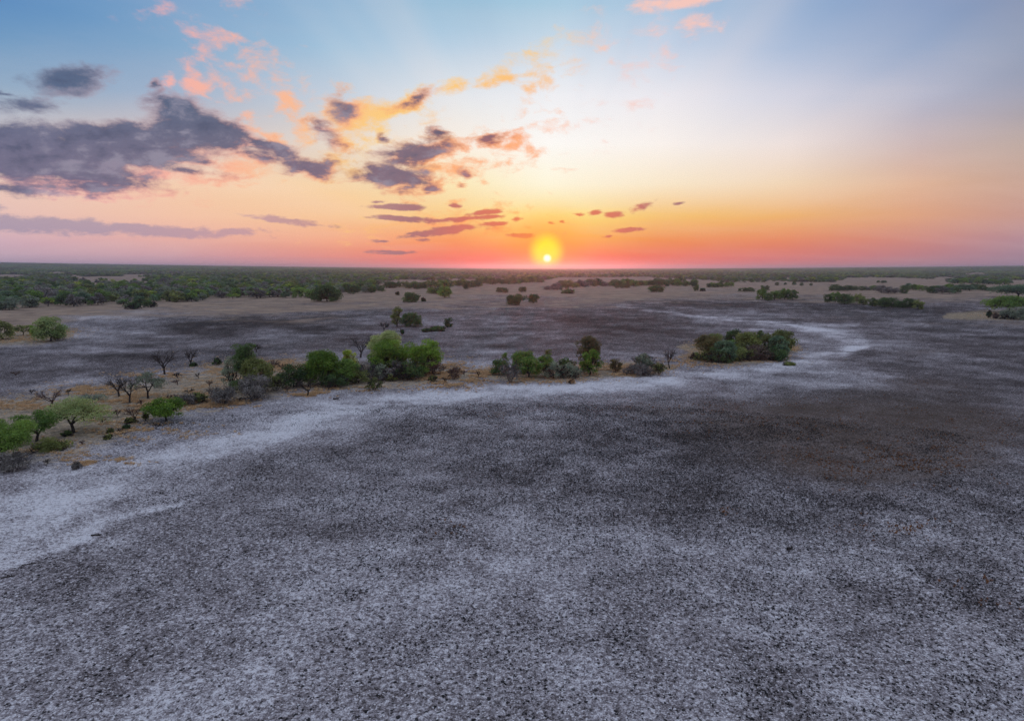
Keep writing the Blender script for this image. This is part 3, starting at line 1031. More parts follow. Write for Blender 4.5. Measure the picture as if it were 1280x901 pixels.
# --- tree belt at left, nearest first
plant('acacia_tree', 'dome', 'mid', 4, 578, 62, 80, 'broad green acacia cut by the left edge of the photo', detail=1.4)
plant('acacia_tree', 'dome', 'mid', 46, 552, 44, 54, 'green acacia just right of the broad one cut by the left edge')
plant('acacia_tree', 'umbrella', 'pale', 92, 541, 44, 74, 'pale green open umbrella acacia with visible forked trunk', detail=1.2)
plant('acacia_tree', 'dome', 'bright', 208, 526, 31, 48, 'small bright green umbrella acacia standing alone beside the ash slope', detail=1.5)
plant('acacia_tree', 'umbrella', 'greygreen', 117, 509, 18, 32, 'low grey-green acacia behind the pale umbrella acacia')
plant('acacia_tree', 'umbrella', 'greygreen', 185, 498, 36, 37, 'grey-green thin-crowned acacia beside two leafless trees')
plant('bare_tree', 'bare', 'brown', 62, 509, 26, 36, 'reddish leafless tree behind the green acacias at far left')
plant('bare_tree', 'bare', 'dark', 149, 496, 34, 34, 'dark leafless tree, left of the pair beside the grey-green acacia')
plant('bare_tree', 'bare', 'dark', 162, 504, 38, 30, 'dark leafless tree forking low, nearer one of the pair')
plant('bare_tree', 'bare', 'dark', 206, 468, 36, 30, 'charred leafless tree on the edge of the burnt plain')
plant('bare_tree', 'bare', 'dark', 238, 458, 27, 19, 'small charred twisted tree with a tuft of green at its foot')
plant('bare_tree', 'bare', 'brown', 340, 468, 23, 20, 'brown leafless little tree in orange grass right of the dark tall tree')
plant('bare_tree', 'bare', 'dark', 451, 447, 32, 32, 'dark leafless tree between the two bright green clumps')
plant('bare_tree', 'bare', 'dark', 837, 460, 28, 18, 'lone leafless tree standing on pale ash right of the low bushes')
plant('bare_tree', 'bare', 'grey', 385, 495, 25, 30, 'grey leafless flat-crowned tree in front of the bright green clump')
plant('bare_tree', 'bare', 'dark', 480, 414, 12, 14, 'small leafless sapling on the plain left of the dark bush')
plant('bare_tree', 'bare', 'dark', 321, 440, 12, 14, 'thin bare twigs rising behind the dark round crown')
plant('shrub', 'shrub', 'dark', 271, 456, 10, 10, 'tiny burnt shrub alone on the plain left of the dark tall tree')
plant('shrub', 'shrub', 'dark', 242, 458, 5, 9, 'little green tuft at the foot of the charred twisted tree')
plant('shrub', 'bare', 'brown', 168, 528, 25, 24, 'brown twiggy shrub just left of the small umbrella acacia')
plant('shrub', 'bare', 'brown', 147, 521, 11, 11, 'small brown twiggy bush in dry grass')
plant('shrub', 'shrub', 'olive', 163, 529, 8, 14, 'low olive bush below the brown twiggy shrub')
plant('shrub', 'shrub', 'dark', 158, 536, 7, 9, 'dark low bush below the olive one near the ash slope')
plant('shrub', 'shrub', 'olive', 182, 526, 13, 8, 'yellowish olive sprout touching the small umbrella acacia')
plant('shrub', 'shrub', 'olive', 135, 549, 7, 11, 'small olive bush at the edge of the ash slope')
plant('shrub', 'shrub', 'olive', 138, 541, 7, 8, 'tiny yellow olive bush above the one at the ash edge')
plant('shrub', 'shrub', 'dark', 84, 545, 8, 12, 'low dark bush at the foot of the pale umbrella acacia')
plant('shrub', 'shrub', 'grey', 12, 588, 22, 44, 'dark grey twiggy shrub under the broad acacia at the left edge')
plant('shrub', 'shrub', 'olive', 62, 562, 11, 40, 'dull brown-olive undergrowth right of the left edge acacia')
plant('shrub', 'shrub', 'grey', 97, 587, 12, 11, 'lone dark shrub on grey ash below the acacias')
plant('shrub', 'shrub', 'grey', 232, 506, 16, 26, 'grey twiggy shrub above and right of the small umbrella acacia')
plant('shrub', 'shrub', 'olive', 250, 503, 14, 20, 'olive bush with straw left of the grey twiggy shrub')
plant('shrub', 'shrub', 'grey', 277, 505, 28, 38, 'grey leafless shrub left of the dark tall tree')
plant('shrub', 'bare', 'grey', 222, 473, 8, 12, 'small grey bush on pale soil near the charred trees')
# dark clump
plant('bushy_tree', 'tall', 'dark', 309, 489, 60, 36, 'tall dark green tree with a round top beside orange grass', detail=1.3)
plant('bushy_tree', 'round', 'olive', 322, 491, 46, 44, 'dark olive tree leaning against the tall dark green tree', detail=1.2)
plant('bushy_tree', 'round', 'greygreen', 291, 486, 45, 26, 'grey-brown tree left of the tall dark green tree')
plant('shrub', 'shrub', 'grey', 319, 498, 30, 46, 'grey bare-branched shrub in front of the tall dark green tree', detail=1.3)
plant('shrub', 'shrub', 'olive', 344, 488, 20, 24, 'olive shrub in shade right of the tall dark green tree')
# bright clump
plant('bushy_tree', 'round', 'dark', 402, 468, 32, 24, 'dark green crown peeping over the left bright green tree')
plant('acacia_tree', 'round', 'bright', 402, 480, 42, 54, 'broad bright yellow-green tree, left of the bright pair', detail=1.6)
plant('acacia_tree', 'round', 'mid', 431, 479, 31, 36, 'darker green tree at the right front of the broad yellow-green one', detail=1.2)
plant('acacia_tree', 'round', 'lime', 438, 463, 28, 24, 'small yellow-green crown at the back of the broad bright tree')
plant('shrub', 'shrub', 'dark', 367, 483, 28, 40, 'dark grey-green shrub left of the broad bright green tree', detail=1.2)
plant('acacia_tree', 'round', 'pale', 482, 458, 46, 46, 'pale yellow-green tree at the back of the right bright group', detail=1.3)
plant('acacia_tree', 'round', 'bright', 487, 468, 44, 54, 'bright green tree, left front of the right group', detail=1.5)
plant('acacia_tree', 'dome', 'bright', 529, 468, 50, 48, 'bright green dome-crowned tree at the right end of the group', detail=1.7)
plant('acacia_tree', 'round', 'mid', 523, 471, 28, 26, 'lower green tree under the dome-crowned one')
plant('shrub', 'shrub', 'grey', 457, 475, 26, 28, 'dark grey shrub between the two bright green groups', detail=1.2)
plant('shrub', 'shrub', 'greygreen', 477, 474, 24, 28, 'grey-green shrub under the bright green tree')
plant('shrub', 'shrub', 'grey', 500, 473, 26, 22, 'purplish grey twiggy shrub in front of the right bright group')
plant('shrub', 'shrub', 'brown', 540, 468, 25, 30, 'brown twiggy small tree under the right end of the bright group')
plant('shrub', 'shrub', 'olive', 468, 487, 17, 20, 'round olive bush on ash in front of the bright group')
plant('shrub', 'shrub', 'olive', 489, 476, 10, 14, 'small olive bush in front of the purplish shrub')
plant('shrub', 'shrub', 'olive', 542, 477, 9, 13, 'small olive bush below the brown twiggy tree')
plant('shrub', 'shrub', 'brown', 567, 474, 17, 16, 'tan shrub standing in the orange grass patch')
plant('shrub', 'shrub', 'dark', 418, 484, 18, 34, 'dark low undergrowth at the foot of the broad yellow-green tree')
plant('shrub', 'shrub', 'olive', 445, 478, 18, 30, 'olive undergrowth left of the dark grey shrub between the bright groups')
plant('shrub', 'shrub', 'dark', 512, 474, 24, 34, 'dark shrub filling the gap under the right bright group', detail=1.2)
plant('shrub', 'shrub', 'grey', 488, 474, 20, 30, 'grey twiggy shrub at the foot of the bright green tree of the right group')
# middle clump
plant('bushy_tree', 'round', 'mid', 655, 466, 31, 32, 'round green tree at the back of the middle clump', detail=1.2)
plant('bushy_tree', 'round', 'mid', 661, 472, 27, 32, 'green tree at the front of the middle clump')
plant('bushy_tree', 'round', 'mid', 681, 470, 28, 26, 'green tree at the right of the middle clump')
plant('bushy_tree', 'tall', 'olive', 684, 460, 24, 13, 'narrow olive tree behind the right of the middle clump')
plant('bushy_tree', 'round', 'dark', 624, 468, 20, 24, 'dark green low tree at the left end of the middle clump')
plant('bushy_tree', 'tall', 'mid', 631, 464, 24, 12, 'slim green tree above the left end of the middle clump')
plant('shrub', 'shrub', 'grey', 638, 478, 28, 24, 'grey leafless shrub at the front of the middle clump')
plant('shrub', 'shrub', 'greygreen', 692, 472, 20, 28, 'grey-green shrub trailing off right of the middle clump')
plant('shrub', 'shrub', 'dark', 708, 461, 12, 28, 'dark low bushes between the middle clump and the two-tone tree')
plant('shrub', 'shrub', 'greygreen', 712, 470, 14, 34, 'grey-green low shrub left of the two-tone tree')
plant('bushy_tree', 'tall', 'rusty', 736, 464, 45, 34, 'tall brownish olive tree behind the vivid green one', detail=1.2)
plant('bushy_tree', 'round', 'bright', 738, 468, 33, 28, 'vivid green round tree in front of the brownish one', detail=1.2)
plant('bushy_tree', 'round', 'rusty', 769, 464, 17, 16, 'small brown-green tree in orange grass right of the vivid green one')
plant('shrub', 'shrub', 'greygreen', 803, 464, 22, 28, 'grey-green bush left of the lone leafless tree')
plant('shrub', 'shrub', 'grey', 796, 468, 12, 36, 'low grey shrub in front of the grey-green bush')
plant('shrub', 'shrub', 'olive', 824, 467, 16, 18, 'olive bush nearest the lone leafless tree')
plant('shrub', 'shrub', 'straw', 714, 479, 6, 9, 'straw-coloured tuft alone on the pale ash')
# island clump right of centre
plant('bushy_tree', 'round', 'olive', 893, 438, 22, 26, 'olive tree at the back left of the round thicket')
plant('bushy_tree', 'round', 'rusty', 884, 446, 28, 36, 'brownish tree at the left end of the round thicket', detail=1.2)
plant('bushy_tree', 'round', 'teal', 906, 452, 27, 32, 'blue-green tree at the front left of the round thicket', detail=1.2)
plant('bushy_tree', 'round', 'dark', 917, 438, 26, 30, 'dark green tree at the back of the round thicket')
plant('bushy_tree', 'round', 'olive', 935, 445, 30, 34, 'olive tree in the middle of the round thicket', detail=1.2)
plant('bushy_tree', 'round', 'mid', 914, 440, 16, 16, 'small yellowish green crown amid the round thicket')
plant('bushy_tree', 'round', 'olive', 955, 444, 28, 30, 'olive tree right of the middle of the round thicket')
plant('bushy_tree', 'round', 'dark', 950, 434, 22, 16, 'dark tree top sticking out above the round thicket')
plant('bushy_tree', 'round', 'teal', 972, 446, 28, 28, 'cool green tree at the right front of the round thicket', detail=1.2)
plant('bushy_tree', 'round', 'olive', 977, 440, 28, 34, 'broad olive tree at the right end of the round thicket', detail=1.2)
plant('shrub', 'shrub', 'brown', 946, 449, 17, 44, 'brown twiggy undergrowth at the front of the round thicket', detail=1.2)
plant('shrub', 'shrub', 'olive', 876, 450, 10, 26, 'low olive bush at the left foot of the round thicket')
plant('shrub', 'shrub', 'olive', 986, 457, 5, 14, 'thin olive bush on ash right of the round thicket')
plant('shrub', 'shrub', 'dark', 899, 452, 16, 34, 'dark undergrowth beneath the blue-green tree of the round thicket', detail=1.2)
plant('shrub', 'shrub', 'olive', 926, 450, 16, 34, 'olive undergrowth at the front middle of the round thicket', detail=1.2)
plant('shrub', 'shrub', 'dark', 966, 450, 15, 34, 'dark undergrowth at the right front of the round thicket', detail=1.2)
# out on the plain
plant('bushy_tree', 'tall', 'olive', 496, 408, 24, 17, 'upright olive tree of the dark pair on the plain')
plant('bushy_tree', 'round', 'dark', 513, 408, 17, 28, 'dark green low tree of the dark pair on the plain')
plant('bushy_tree', 'tall', 'dark', 560, 409, 12, 12, 'small dark tree on the plain right of the dark pair')
plant('shrub', 'shrub', 'dark', 546, 414, 6, 22, 'low green bush beside the small dark tree on the plain')
plant('shrub', 'shrub', 'dark', 532, 415, 5, 10, 'tiny green bush left of the low one on the plain')
plant('shrub', 'shrub', 'dark', 503, 418, 7, 5, 'tiny dark stump-like bush behind the pale green tree')
plant('acacia_tree', 'round', 'pale', 64, 426, 30, 38, 'pale green open tree at left beside dry grass', detail=1.2)
plant('bushy_tree', 'round', 'lime', 48, 420, 18, 18, 'small pale lime tree behind the pale open tree')
plant('shrub', 'shrub', 'olive', 73, 424, 8, 11, 'olive bush at the foot of the pale open tree')
plant('acacia_tree', 'umbrella', 'olive', 29, 419, 15, 22, 'low olive umbrella tree left of the pale open tree')
plant('acacia_tree', 'round', 'olive', 4, 424, 24, 28, 'olive tree at the left edge beside dry grass')
plant('bushy_tree', 'round', 'dark', 409, 377, 20, 38, 'big dark tree standing out before the woodland', detail=1.2)
plant('bushy_tree', 'round', 'dark', 396, 377, 14, 18, 'smaller dark tree touching the big one before the woodland')
plant('shrub', 'shrub', 'dark', 167, 386, 9, 20, 'dark shrub standing forward of the left woodland')
plant('shrub', 'shrub', 'dark', 187, 384, 9, 16, 'dark shrub just right of the forward one')
plant('bushy_tree', 'round', 'dark', 514, 378, 12, 22, 'dark spreading bush on the tan field')
plant('shrub', 'shrub', 'dark', 529, 377, 6, 6, 'tiny dark bush right of the spreading one')
plant('bushy_tree', 'round', 'mid', 556, 372, 14, 20, 'rounded green tree at the front end of a far row')
plant('bushy_tree', 'round', 'dark', 645, 381, 13, 26, 'dark bush, left of the touching pair below the sun')
plant('bushy_tree', 'round', 'dark', 667, 379, 12, 15, 'dark bush, right of the touching pair below the sun')
plant('shrub', 'shrub', 'dark', 497, 369, 5, 5, 'tiny dark bush on the tan field')
plant('shrub', 'shrub', 'dark', 710, 367, 6, 15, 'low dark bush right of the sun glow')
plant('bushy_tree', 'round', 'dark', 821, 365, 8, 20, 'dark flat bush alone on the field right of the sun')
plant('bushy_tree', 'tall', 'dark', 870, 364, 7, 8, 'small dark tree with a lower one at its right')
plant('shrub', 'shrub', 'dark', 878, 364, 4, 6, 'small dark bush at the right of the small tree')
plant('shrub', 'shrub', 'dark', 1236, 397, 10, 6, 'small dark conical bush on dry grass near the right edge')
plant('shrub', 'shrub', 'brown', 1244, 398, 7, 6, 'small brown bush beside the conical one')
plant('acacia_tree', 'umbrella', 'mid', 1262, 391, 20, 52, 'green flat-crowned tree at the right edge', detail=1.3)
plant('acacia_tree', 'umbrella', 'teal', 1272, 372, 16, 50, 'farther blue-green tree at the right edge')
plant('shrub', 'shrub', 'greygreen', 1270, 399, 14, 36, 'grey-green shrub at the right edge in front of the flat-crowned tree', detail=1.2)
plant('shrub', 'shrub', 'dark', 934, 364, 3, 4, 'speck of a bush left of the dark thicket on the field')

BELT = [(70, 520), (110, 518), (128, 528), (150, 540), (176, 508), (195, 536), (212, 500), (222, 482), (236, 492), (248, 474), (262, 484), (285, 470), (300, 502), (360, 490), (410, 488), (352, 462), (580, 470), (598, 472), (556, 478), (20, 470), (40, 492), (86, 494), (104, 556), (60, 580)]
for q, (bx_, by_) in enumerate(BELT):
    rgq = np.random.default_rng(q)
    gr_ = q % 3 != 1
    plant('dead_shrub', 'bare', 'grey' if gr_ else 'brown', bx_, by_, rgq.uniform(5, 10), rgq.uniform(6, 12),
          'small grey dead shrub among dry grass in the tree belt' if gr_ else 'small brown dead shrub among dry grass in the tree belt',
          'shrub', 'small grey dead shrubs in the tree belt' if gr_ else 'small brown dead shrubs in the tree belt', detail=.6)

# --- fallen wood on the ash
def fallen(bx, by, L, ang, label, r_=0.10):
    p = P(bx, by)
    rg = np.random.default_rng(int(bx))
    mb = MB()
    dirv = np.array([math.cos(ang), math.sin(ang), 0])
    mb.tube(bend(-dirv * L / 2 + [0, 0, r_ * .8], dirv * L / 2 + [0, 0, r_], .05, rg, 6), np.linspace(r_, r_ * .5, 6), 7)
    for k in range(4):
        a0 = dirv * L * rg.uniform(-.1, .45) + [0, 0, r_]
        mb.tube(bend(a0, a0 + rg.normal(0, .35 * L / 2, 3) * [1, 1, .5] + [0, 0, .12], .1, rg, 4), np.linspace(r_ * .45, r_ * .15, 4), 5)
    me = mb.mesh('fallen_branch')
    me.materials.append(BARK)
    o = link('fallen_branch', me)
    o.location = p
    o['label'] = label
    o['category'] = 'branch'


fallen(120, 670, .8, .15, 'short charred branch lying on the bright ash slope', .12)
fallen(36, 706, 1.0, .45, 'charred branch lying above the brown one near the left edge', .08)
fallen(10, 722, .9, .6, 'brown-black branch lying nearest the left edge', .10)
fallen(88, 613, 0.6, .1, 'small dark branch lying high on the ash slope', .09)
fallen(420, 499, 1.1, .1, 'dark log lying on white ash in front of the bright trees', .16)
fallen(987, 687, 0.5, .2, 'dark lump of charred wood on grey ash at right', .16)

# ------------------------------------------------------------------ far trees: shared shapes
protos = []
PROTO_SPEC = [('round', 'dark'), ('round', 'mid'), ('umbrella', 'mid'), ('round', 'olive'), ('round', 'teal'), ('round', 'grey'), ('umbrella', 'lime'), ('tall', 'dark'), ('round', 'greygreen'), ('umbrella', 'dark')]
PNAMES = ['dark green', 'green', 'green flat-topped', 'olive', 'blue-green', 'grey', 'lime green flat-topped', 'tall dark green', 'grey-green', 'dark flat-topped']


def far_mesh(style, pal, seed, H=6.0, Wd=8.0, lsz=0.62):
    rg = np.random.default_rng(seed)
    tm, cm = build_tree(style, pal, H, Wd, seed, 0.75, lsz / 1.25)
    vt = np.array([v.co[:] for v in tm.vertices])
    qt = np.array([p.vertices[:] for p in tm.polygons])
    vc = np.empty(len(cm.vertices) * 3, np.float32)
    cm.vertices.foreach_get('co', vc)
    vc = vc.reshape(-1, 3)
    qc = np.arange(len(vc)).reshape(-1, 4)
    me = mesh_from('far_tree', np.vstack([vc, vt]), np.vstack([qc, qt + len(vc)]))
    T = np.empty(len(qc), np.float32)
    cm.attributes['tint'].data.foreach_get('value', T)
    add_attr(me, 'tint', np.concatenate([T, np.zeros(len(qt))]), 'FACE')
    me.materials.append(PAL[pal])
    me.materials.append(BARK)
    me.polygons.foreach_set('material_index', np.concatenate([np.zeros(len(qc), np.int32), np.ones(len(qt), np.int32)]))
    bpy.data.meshes.remove(tm)
    bpy.data.meshes.remove(cm)
    return me


PROTO = [far_mesh(s, p, 900 + i) for i, (s, p) in enumerate(PROTO_SPEC)]


def far_tree(k, p, hm, wm, rz, label, group, name='far_tree'):
    o = bpy.data.objects.new(name, PROTO[k])
    COL.objects.link(o)
    o.location = p
    o.scale = (wm / 8.0, wm / 8.0, hm / 6.0)
    o.rotation_euler = (0, 0, rz)
    o['label'] = label
    o['category'] = 'tree'
    o['group'] = group
    return o


def clump(label, group, x0, y0, x1, y1, nn, h0, h1, jy=1.0, kinds=(0, 1, 3, 7), wk=1.5, seed=0):
    rg = np.random.default_rng(1000 + seed + int(x0 * 7 + y0))
    for i in range(nn):
        t = (i + rg.uniform(.2, .8)) / nn
        bx, by = x0 + (x1 - x0) * t, y0 + (y1 - y0) * t + rg.uniform(-jy, jy)
        p = P(bx, by)
        m = mpp(p)
        p[2] = float(terrain(np.array([p[0]]), np.array([p[1]]))[0])
        h = rg.uniform(h0, h1) * m
        k = int(rg.choice(kinds))
        where = label[label.index('tree') + 5:] if 'tree ' in label else label[label.index('bush') + 5:]
        third = ('left end', 'middle', 'right end')[min(2, int(3 * t))] if nn >= 7 else ''
        lab = PNAMES[k] + (' tree ' if 'tree ' in label else ' bush ') + where + (', ' + third if third else '')
        far_tree(k, p, h, h * wk * rg.uniform(.85, 1.25), rg.random() * 6.28, lab, PNAMES[k] + ', ' + group + (', ' + third if third else ''))


clump('dark tree in the compact thicket on the field at right', 'thicket on the field at right', 950, 375, 992, 374.5, 6, 9, 15, 1.2, (0, 1, 0, 7), 1.4)
clump('tree in the long thicket across the ash plain', 'long thicket at right', 1030, 378, 1100, 382, 9, 9, 15, 1.5, (0, 1, 3, 0), 1.3)
clump('tree at the lower right of the long thicket', 'long thicket at right, lower end', 1098, 383, 1150, 386, 8, 9, 14, 1.0, (0, 3, 0), 1.3)
clump('tree of the tall dark group behind the long thicket', 'group behind the long thicket', 1098, 367, 1134, 367.5, 4, 8, 11, .6, (0, 8, 5), 1.6)
clump('tree in the row beyond the long thicket', 'dark row at far right', 1034, 363.5, 1100, 363, 10, 5, 8, .7, (0, 1, 5), 1.7)
clump('tree in the row edging the tan field at far right', 'green row at far right', 1128, 363, 1240, 363, 22, 5, 9, 1.0, (0, 1, 0, 4), 1.7)
clump('tree in the grove forward of the far right row', 'grove forward of the far right row', 1160, 367, 1196, 366.5, 5, 8, 11, .8, (0, 4, 5), 1.7)
clump('tree in the wood behind the far right row', 'wood behind the far right row', 1186, 354, 1260, 355, 22, 5, 8, 1.2, (0, 1, 4), 1.8)
clump('dark round tree on the pink field left of the compact thicket', 'round trees left of the compact thicket', 924, 364.5, 944, 364.5, 4, 4, 7, .4, (0,), 1.5)
clump('dark square-topped tree directly behind the compact thicket', 'trees behind the compact thicket', 952, 363, 962, 363, 2, 6, 7.5, .3, (0, 7), 1.3)
clump('dark tree in the row right of the sun', 'row right of the sun', 768, 358.5, 870, 357, 26, 6, 10, 1.2, (0, 1, 0, 7), 1.5)
clump('low dark tree before the row right of the sun', 'low trees before the row right of the sun', 770, 360, 788, 360, 4, 4, 6, .4, (0,), 1.7)
clump('tree in the reddened row directly below the sun', 'row below the sun', 690, 360, 770, 357, 22, 5, 10, 1.6, (0, 1, 3, 5), 1.4)
clump('low bush in the red glow below the sun', 'bushes in the red glow', 680, 363, 704, 362, 5, 3.5, 6, .7, (3, 5), 1.8)
clump('dark tree in the row left of the sun', 'row left of the sun', 602, 355.5, 680, 353, 20, 5, 9, 1.2, (0, 1, 0), 1.5)
clump('dark tree at the left end of the sunward row', 'pair at the end of the sunward row', 583, 361, 600, 358, 4, 8, 12, .8, (0, 7), 1.3)
clump('dark tree in the row at the back of the tan field', 'row at the back of the tan field', 506, 361.5, 580, 357, 22, 6, 10, 1.4, (0, 1, 0, 3), 1.4)
clump('green tree behind the rounded tree on the tan field', 'trees behind the rounded tree', 536, 366.5, 552, 368, 4, 7, 9, .6, (1, 0), 1.5)
clump('dark tree of the small group left of the tan field row', 'group left of the tan field row', 481, 360, 501, 359.5, 5, 6, 9, .5, (0, 7), 1.3)
clump('dark tree in the straggling group at the woodland end', 'straggling group at the woodland end', 440, 366, 478, 363, 12, 7, 12, 2.2, (0, 1, 8, 7), 1.3)
clump('small round tree on the field left of the sun', 'two clumps on the field left of the sun', 622, 366, 634, 366, 3, 6, 8, .4, (0,), 1.3)
clump('small dark tree on the field just below the sun', 'small trees just below the sun', 652, 365, 656, 365, 2, 6, 7, .3, (0, 7), 1.2)
clump('dark tree of the small group at the edge of the pink field', 'group at the edge of the pink field', 884, 359, 916, 358, 9, 5, 8, .8, (0, 1, 7), 1.4)
clump('tiny dark tree dotted on the pink field', 'dots on the pink field', 968, 356, 1020, 357, 5, 3, 5, 1.0, (0,), 1.4)
clump('tiny dark tree dotted on the tan field at far right', 'dots on the far right field', 1096, 354, 1110, 353, 3, 2.5, 4, .5, (0,), 1.6)

# --- woodland: forest cover as the photograph shows it, by the ground pixel
EDGE_X = [-400, 0, 60, 100, 160, 250, 330, 390, 430, 455, 478, 500, 560, 600, 680, 700, 800, 870, 900, 1000, 1050, 1062, 1085, 1130, 1155, 1190, 1250, 1400]
EDGE_Y = [400, 389, 386, 382.5, 381, 377, 373.5, 373, 367, 362, 354, 349.6, 349.2, 349, 349, 346.5, 346, 349, 352.5, 352.6, 352, 347, 347, 347.5, 350, 348, 350, 352]
CLEAR = [(12, 346.5, 24, 2.2), (92, 347.5, 14, 1.6), (140, 349, 45, 2.4), (175, 344.5, 20, 1.0), (60, 341.8, 25, .6), (230, 343, 30, .8), (300, 345, 30, .7), (390, 343, 25, .6), (520, 342, 30, .5), (645, 345.5, 16, .8),
         (740, 343.5, 30, 1.0), (820, 343.5, 30, .8), (900, 345.0, 20, .6), (1220, 343.8, 22, 1.0), (1180, 350, 12, 2.5), (925, 339.5, 20, .4), (380, 360.5, 10, 1.0), (283, 362, 8, 1.0), (345, 362, 5, .8), (262, 346, 10, .6), (75, 343, 12, .5), (1250, 346, 16, .7)]


def forest(px, py, x, y):
    e = np.interp(px, EDGE_X, EDGE_Y) + fbm(x / 70.0, y / 70.0, 3, 17) * 1.2
    f = (py < e).astype(float)
    for cx, cy, rx, ry in CLEAR:
        f *= 1 - ((px - cx) / rx / 1.25) ** 2 - ((py - cy) / ry / 1.5) ** 2 < 0
    patchy = fbm(x / 320.0, y / 320.0, 3, 57)
    right = sstep(640, 800, px)
    f *= np.where(patchy > 0.55 - 0.15 * right, rng.random(len(px)) < 0.15, 1.0)
    return f > 0.5


def polar_points(r0, r1, dens_km2, half=47):
    nn = int(dens_km2 * math.radians(2 * half) / 2 * (r1 * r1 - r0 * r0) / 1e6)
    rr = np.sqrt(rng.uniform(r0 * r0, r1 * r1, nn))
    aa = np.radians(rng.uniform(-half, half, nn))
    x, y = rr * np.sin(aa), rr * np.cos(aa)
    px, py, dep = project(x, y, np.zeros(nn))
    ok = forest(px, py, x, y)
    return x[ok], y[ok], px[ok], py[ok]


x1, y1, px1, py1 = polar_points(330, 3200, 7500)
o_ = np.argsort(np.hypot(x1, y1))
x1, y1, px1, py1 = x1[o_], y1[o_], px1[o_], py1[o_]
kinds = rng.choice(len(PROTO), len(x1), p=[.09, .15, .08, .14, .12, .14, .07, .03, .15, .03])
hh = 3.4 + 6.2 * rng.random(len(x1)) ** 1.5
ww = hh * rng.uniform(1.2, 1.9, len(x1))
rzs = rng.random(len(x1)) * 6.283
vis = (px1 > -15) & (px1 < 1295)
NIND = 190
ind = np.where(vis)[0][:NIND]
for i in ind:
    p = (x1[i], y1[i], float(terrain(x1[i:i + 1], y1[i:i + 1])[0]))
    sect = 'near the left edge' if px1[i] < 140 else ('left of centre' if px1[i] < 280 else 'near the big dark tree')
    far_tree(int(kinds[i]), p, hh[i], ww[i], rzs[i], PNAMES[kinds[i]] + ' tree at the front of the left woodland, ' + sect, PNAMES[kinds[i]] + ' woodland front trees ' + sect, 'woodland_tree')
restm = np.ones(len(x1), bool)
restm[ind] = False

proto_col = bpy.data.collections.new('woodland_shapes')
for i, me in enumerate(PROTO):
    po = bpy.data.objects.new('woodland_shape_%02d' % i, me)
    proto_col.objects.link(po)


def scatter(name, pts, rot, scale, idx, coll, label=None):
    me = bpy.data.meshes.new(name)
    me.vertices.add(len(pts))
    me.vertices.foreach_set('co', np.asarray(pts, np.float32).ravel())
    for nm, v in (('rot', rot),):
        at = me.attributes.new(nm, 'FLOAT', 'POINT')
        at.data.foreach_set('value', np.asarray(v, np.float32))
    at = me.attributes.new('scl', 'FLOAT_VECTOR', 'POINT')
    at.data.foreach_set('vector', np.asarray(scale, np.float32).ravel())
    at = me.attributes.new('idx', 'INT', 'POINT')
    at.data.foreach_set('value', np.asarray(idx, np.int32))
    me.update()
    o = link(name, me)
    ng = bpy.data.node_groups.new(name, 'GeometryNodeTree')
    ng.interface.new_socket('Geometry', in_out='INPUT', socket_type='NodeSocketGeometry')
    ng.interface.new_socket('Geometry', in_out='OUTPUT', socket_type='NodeSocketGeometry')
    nd, lk = ng.nodes, ng.links
    gi, go = nd.new('NodeGroupInput'), nd.new('NodeGroupOutput')
    ci = nd.new('GeometryNodeCollectionInfo')
    ci.inputs['Collection'].default_value = coll
    ci.inputs['Separate Children'].default_value = True
    ci.inputs['Reset Children'].default_value = True
    ip = nd.new('GeometryNodeInstanceOnPoints')
    ip.inputs['Pick Instance'].default_value = True

    def na(nm, typ):
        a_ = nd.new('GeometryNodeInputNamedAttribute')
        a_.data_type = typ
        a_.inputs['Name'].default_value = nm
        return [s for s in a_.outputs if s.enabled and s.name == 'Attribute'][0]
    cx_ = nd.new('ShaderNodeCombineXYZ')
    lk.new(na('rot', 'FLOAT'), cx_.inputs[2])
    lk.new(gi.outputs[0], ip.inputs['Points'])
    lk.new(ci.outputs[0], ip.inputs['Instance'])
    lk.new(na('idx', 'INT'), ip.inputs['Instance Index'])
    lk.new(cx_.outputs[0], ip.inputs['Rotation'])
    lk.new(na('scl', 'FLOAT_VECTOR'), ip.inputs['Scale'])
    lk.new(ip.outputs[0], go.inputs[0])
    md = o.modifiers.new('scatter', 'NODES')
    md.node_group = ng
    o['kind'] = 'stuff'
    if label:
        o['label'] = label
    return o


pts = np.stack([x1, y1, terrain(x1, y1) - 0.3], -1)[restm]
scl = np.stack([ww / 8, ww / 8, hh / 6], -1)[restm]
scatter('woodland', pts, rzs[restm], scl, kinds[restm], proto_col, 'unbroken savanna woodland running to the horizon')

# far country: groves of many crowns on one shape
grove_col = bpy.data.collections.new('grove_shapes')
for g in range(4):
    rg = np.random.default_rng(400 + g)
    cs, cr = [], []
    for _ in range(34):
        aa, r0 = rg.random() * 6.283, 48 * math.sqrt(rg.random())
        cs.append((r0 * math.cos(aa), r0 * math.sin(aa), rg.uniform(2.4, 4.0)))
        cr.append(rg.uniform(3.5, 5.5))
    V, Q, T = leaves(np.array(cs), np.array(cr), .7, 26, 2.3, rg, 1.2, .8)
    me = mesh_from('grove', V, Q)
    add_attr(me, 'tint', T, 'FACE')
    me.materials.append(PAL[['dark', 'mid', 'teal', 'olive'][g]])
    grove_col.objects.link(bpy.data.objects.new('grove_shape_%02d' % g, me))
x2, y2, px2, py2 = polar_points(3100, 12500, 170)
pts = np.stack([x2, y2, terrain(x2, y2)], -1)
s2 = rng.uniform(.8, 1.3, len(x2))
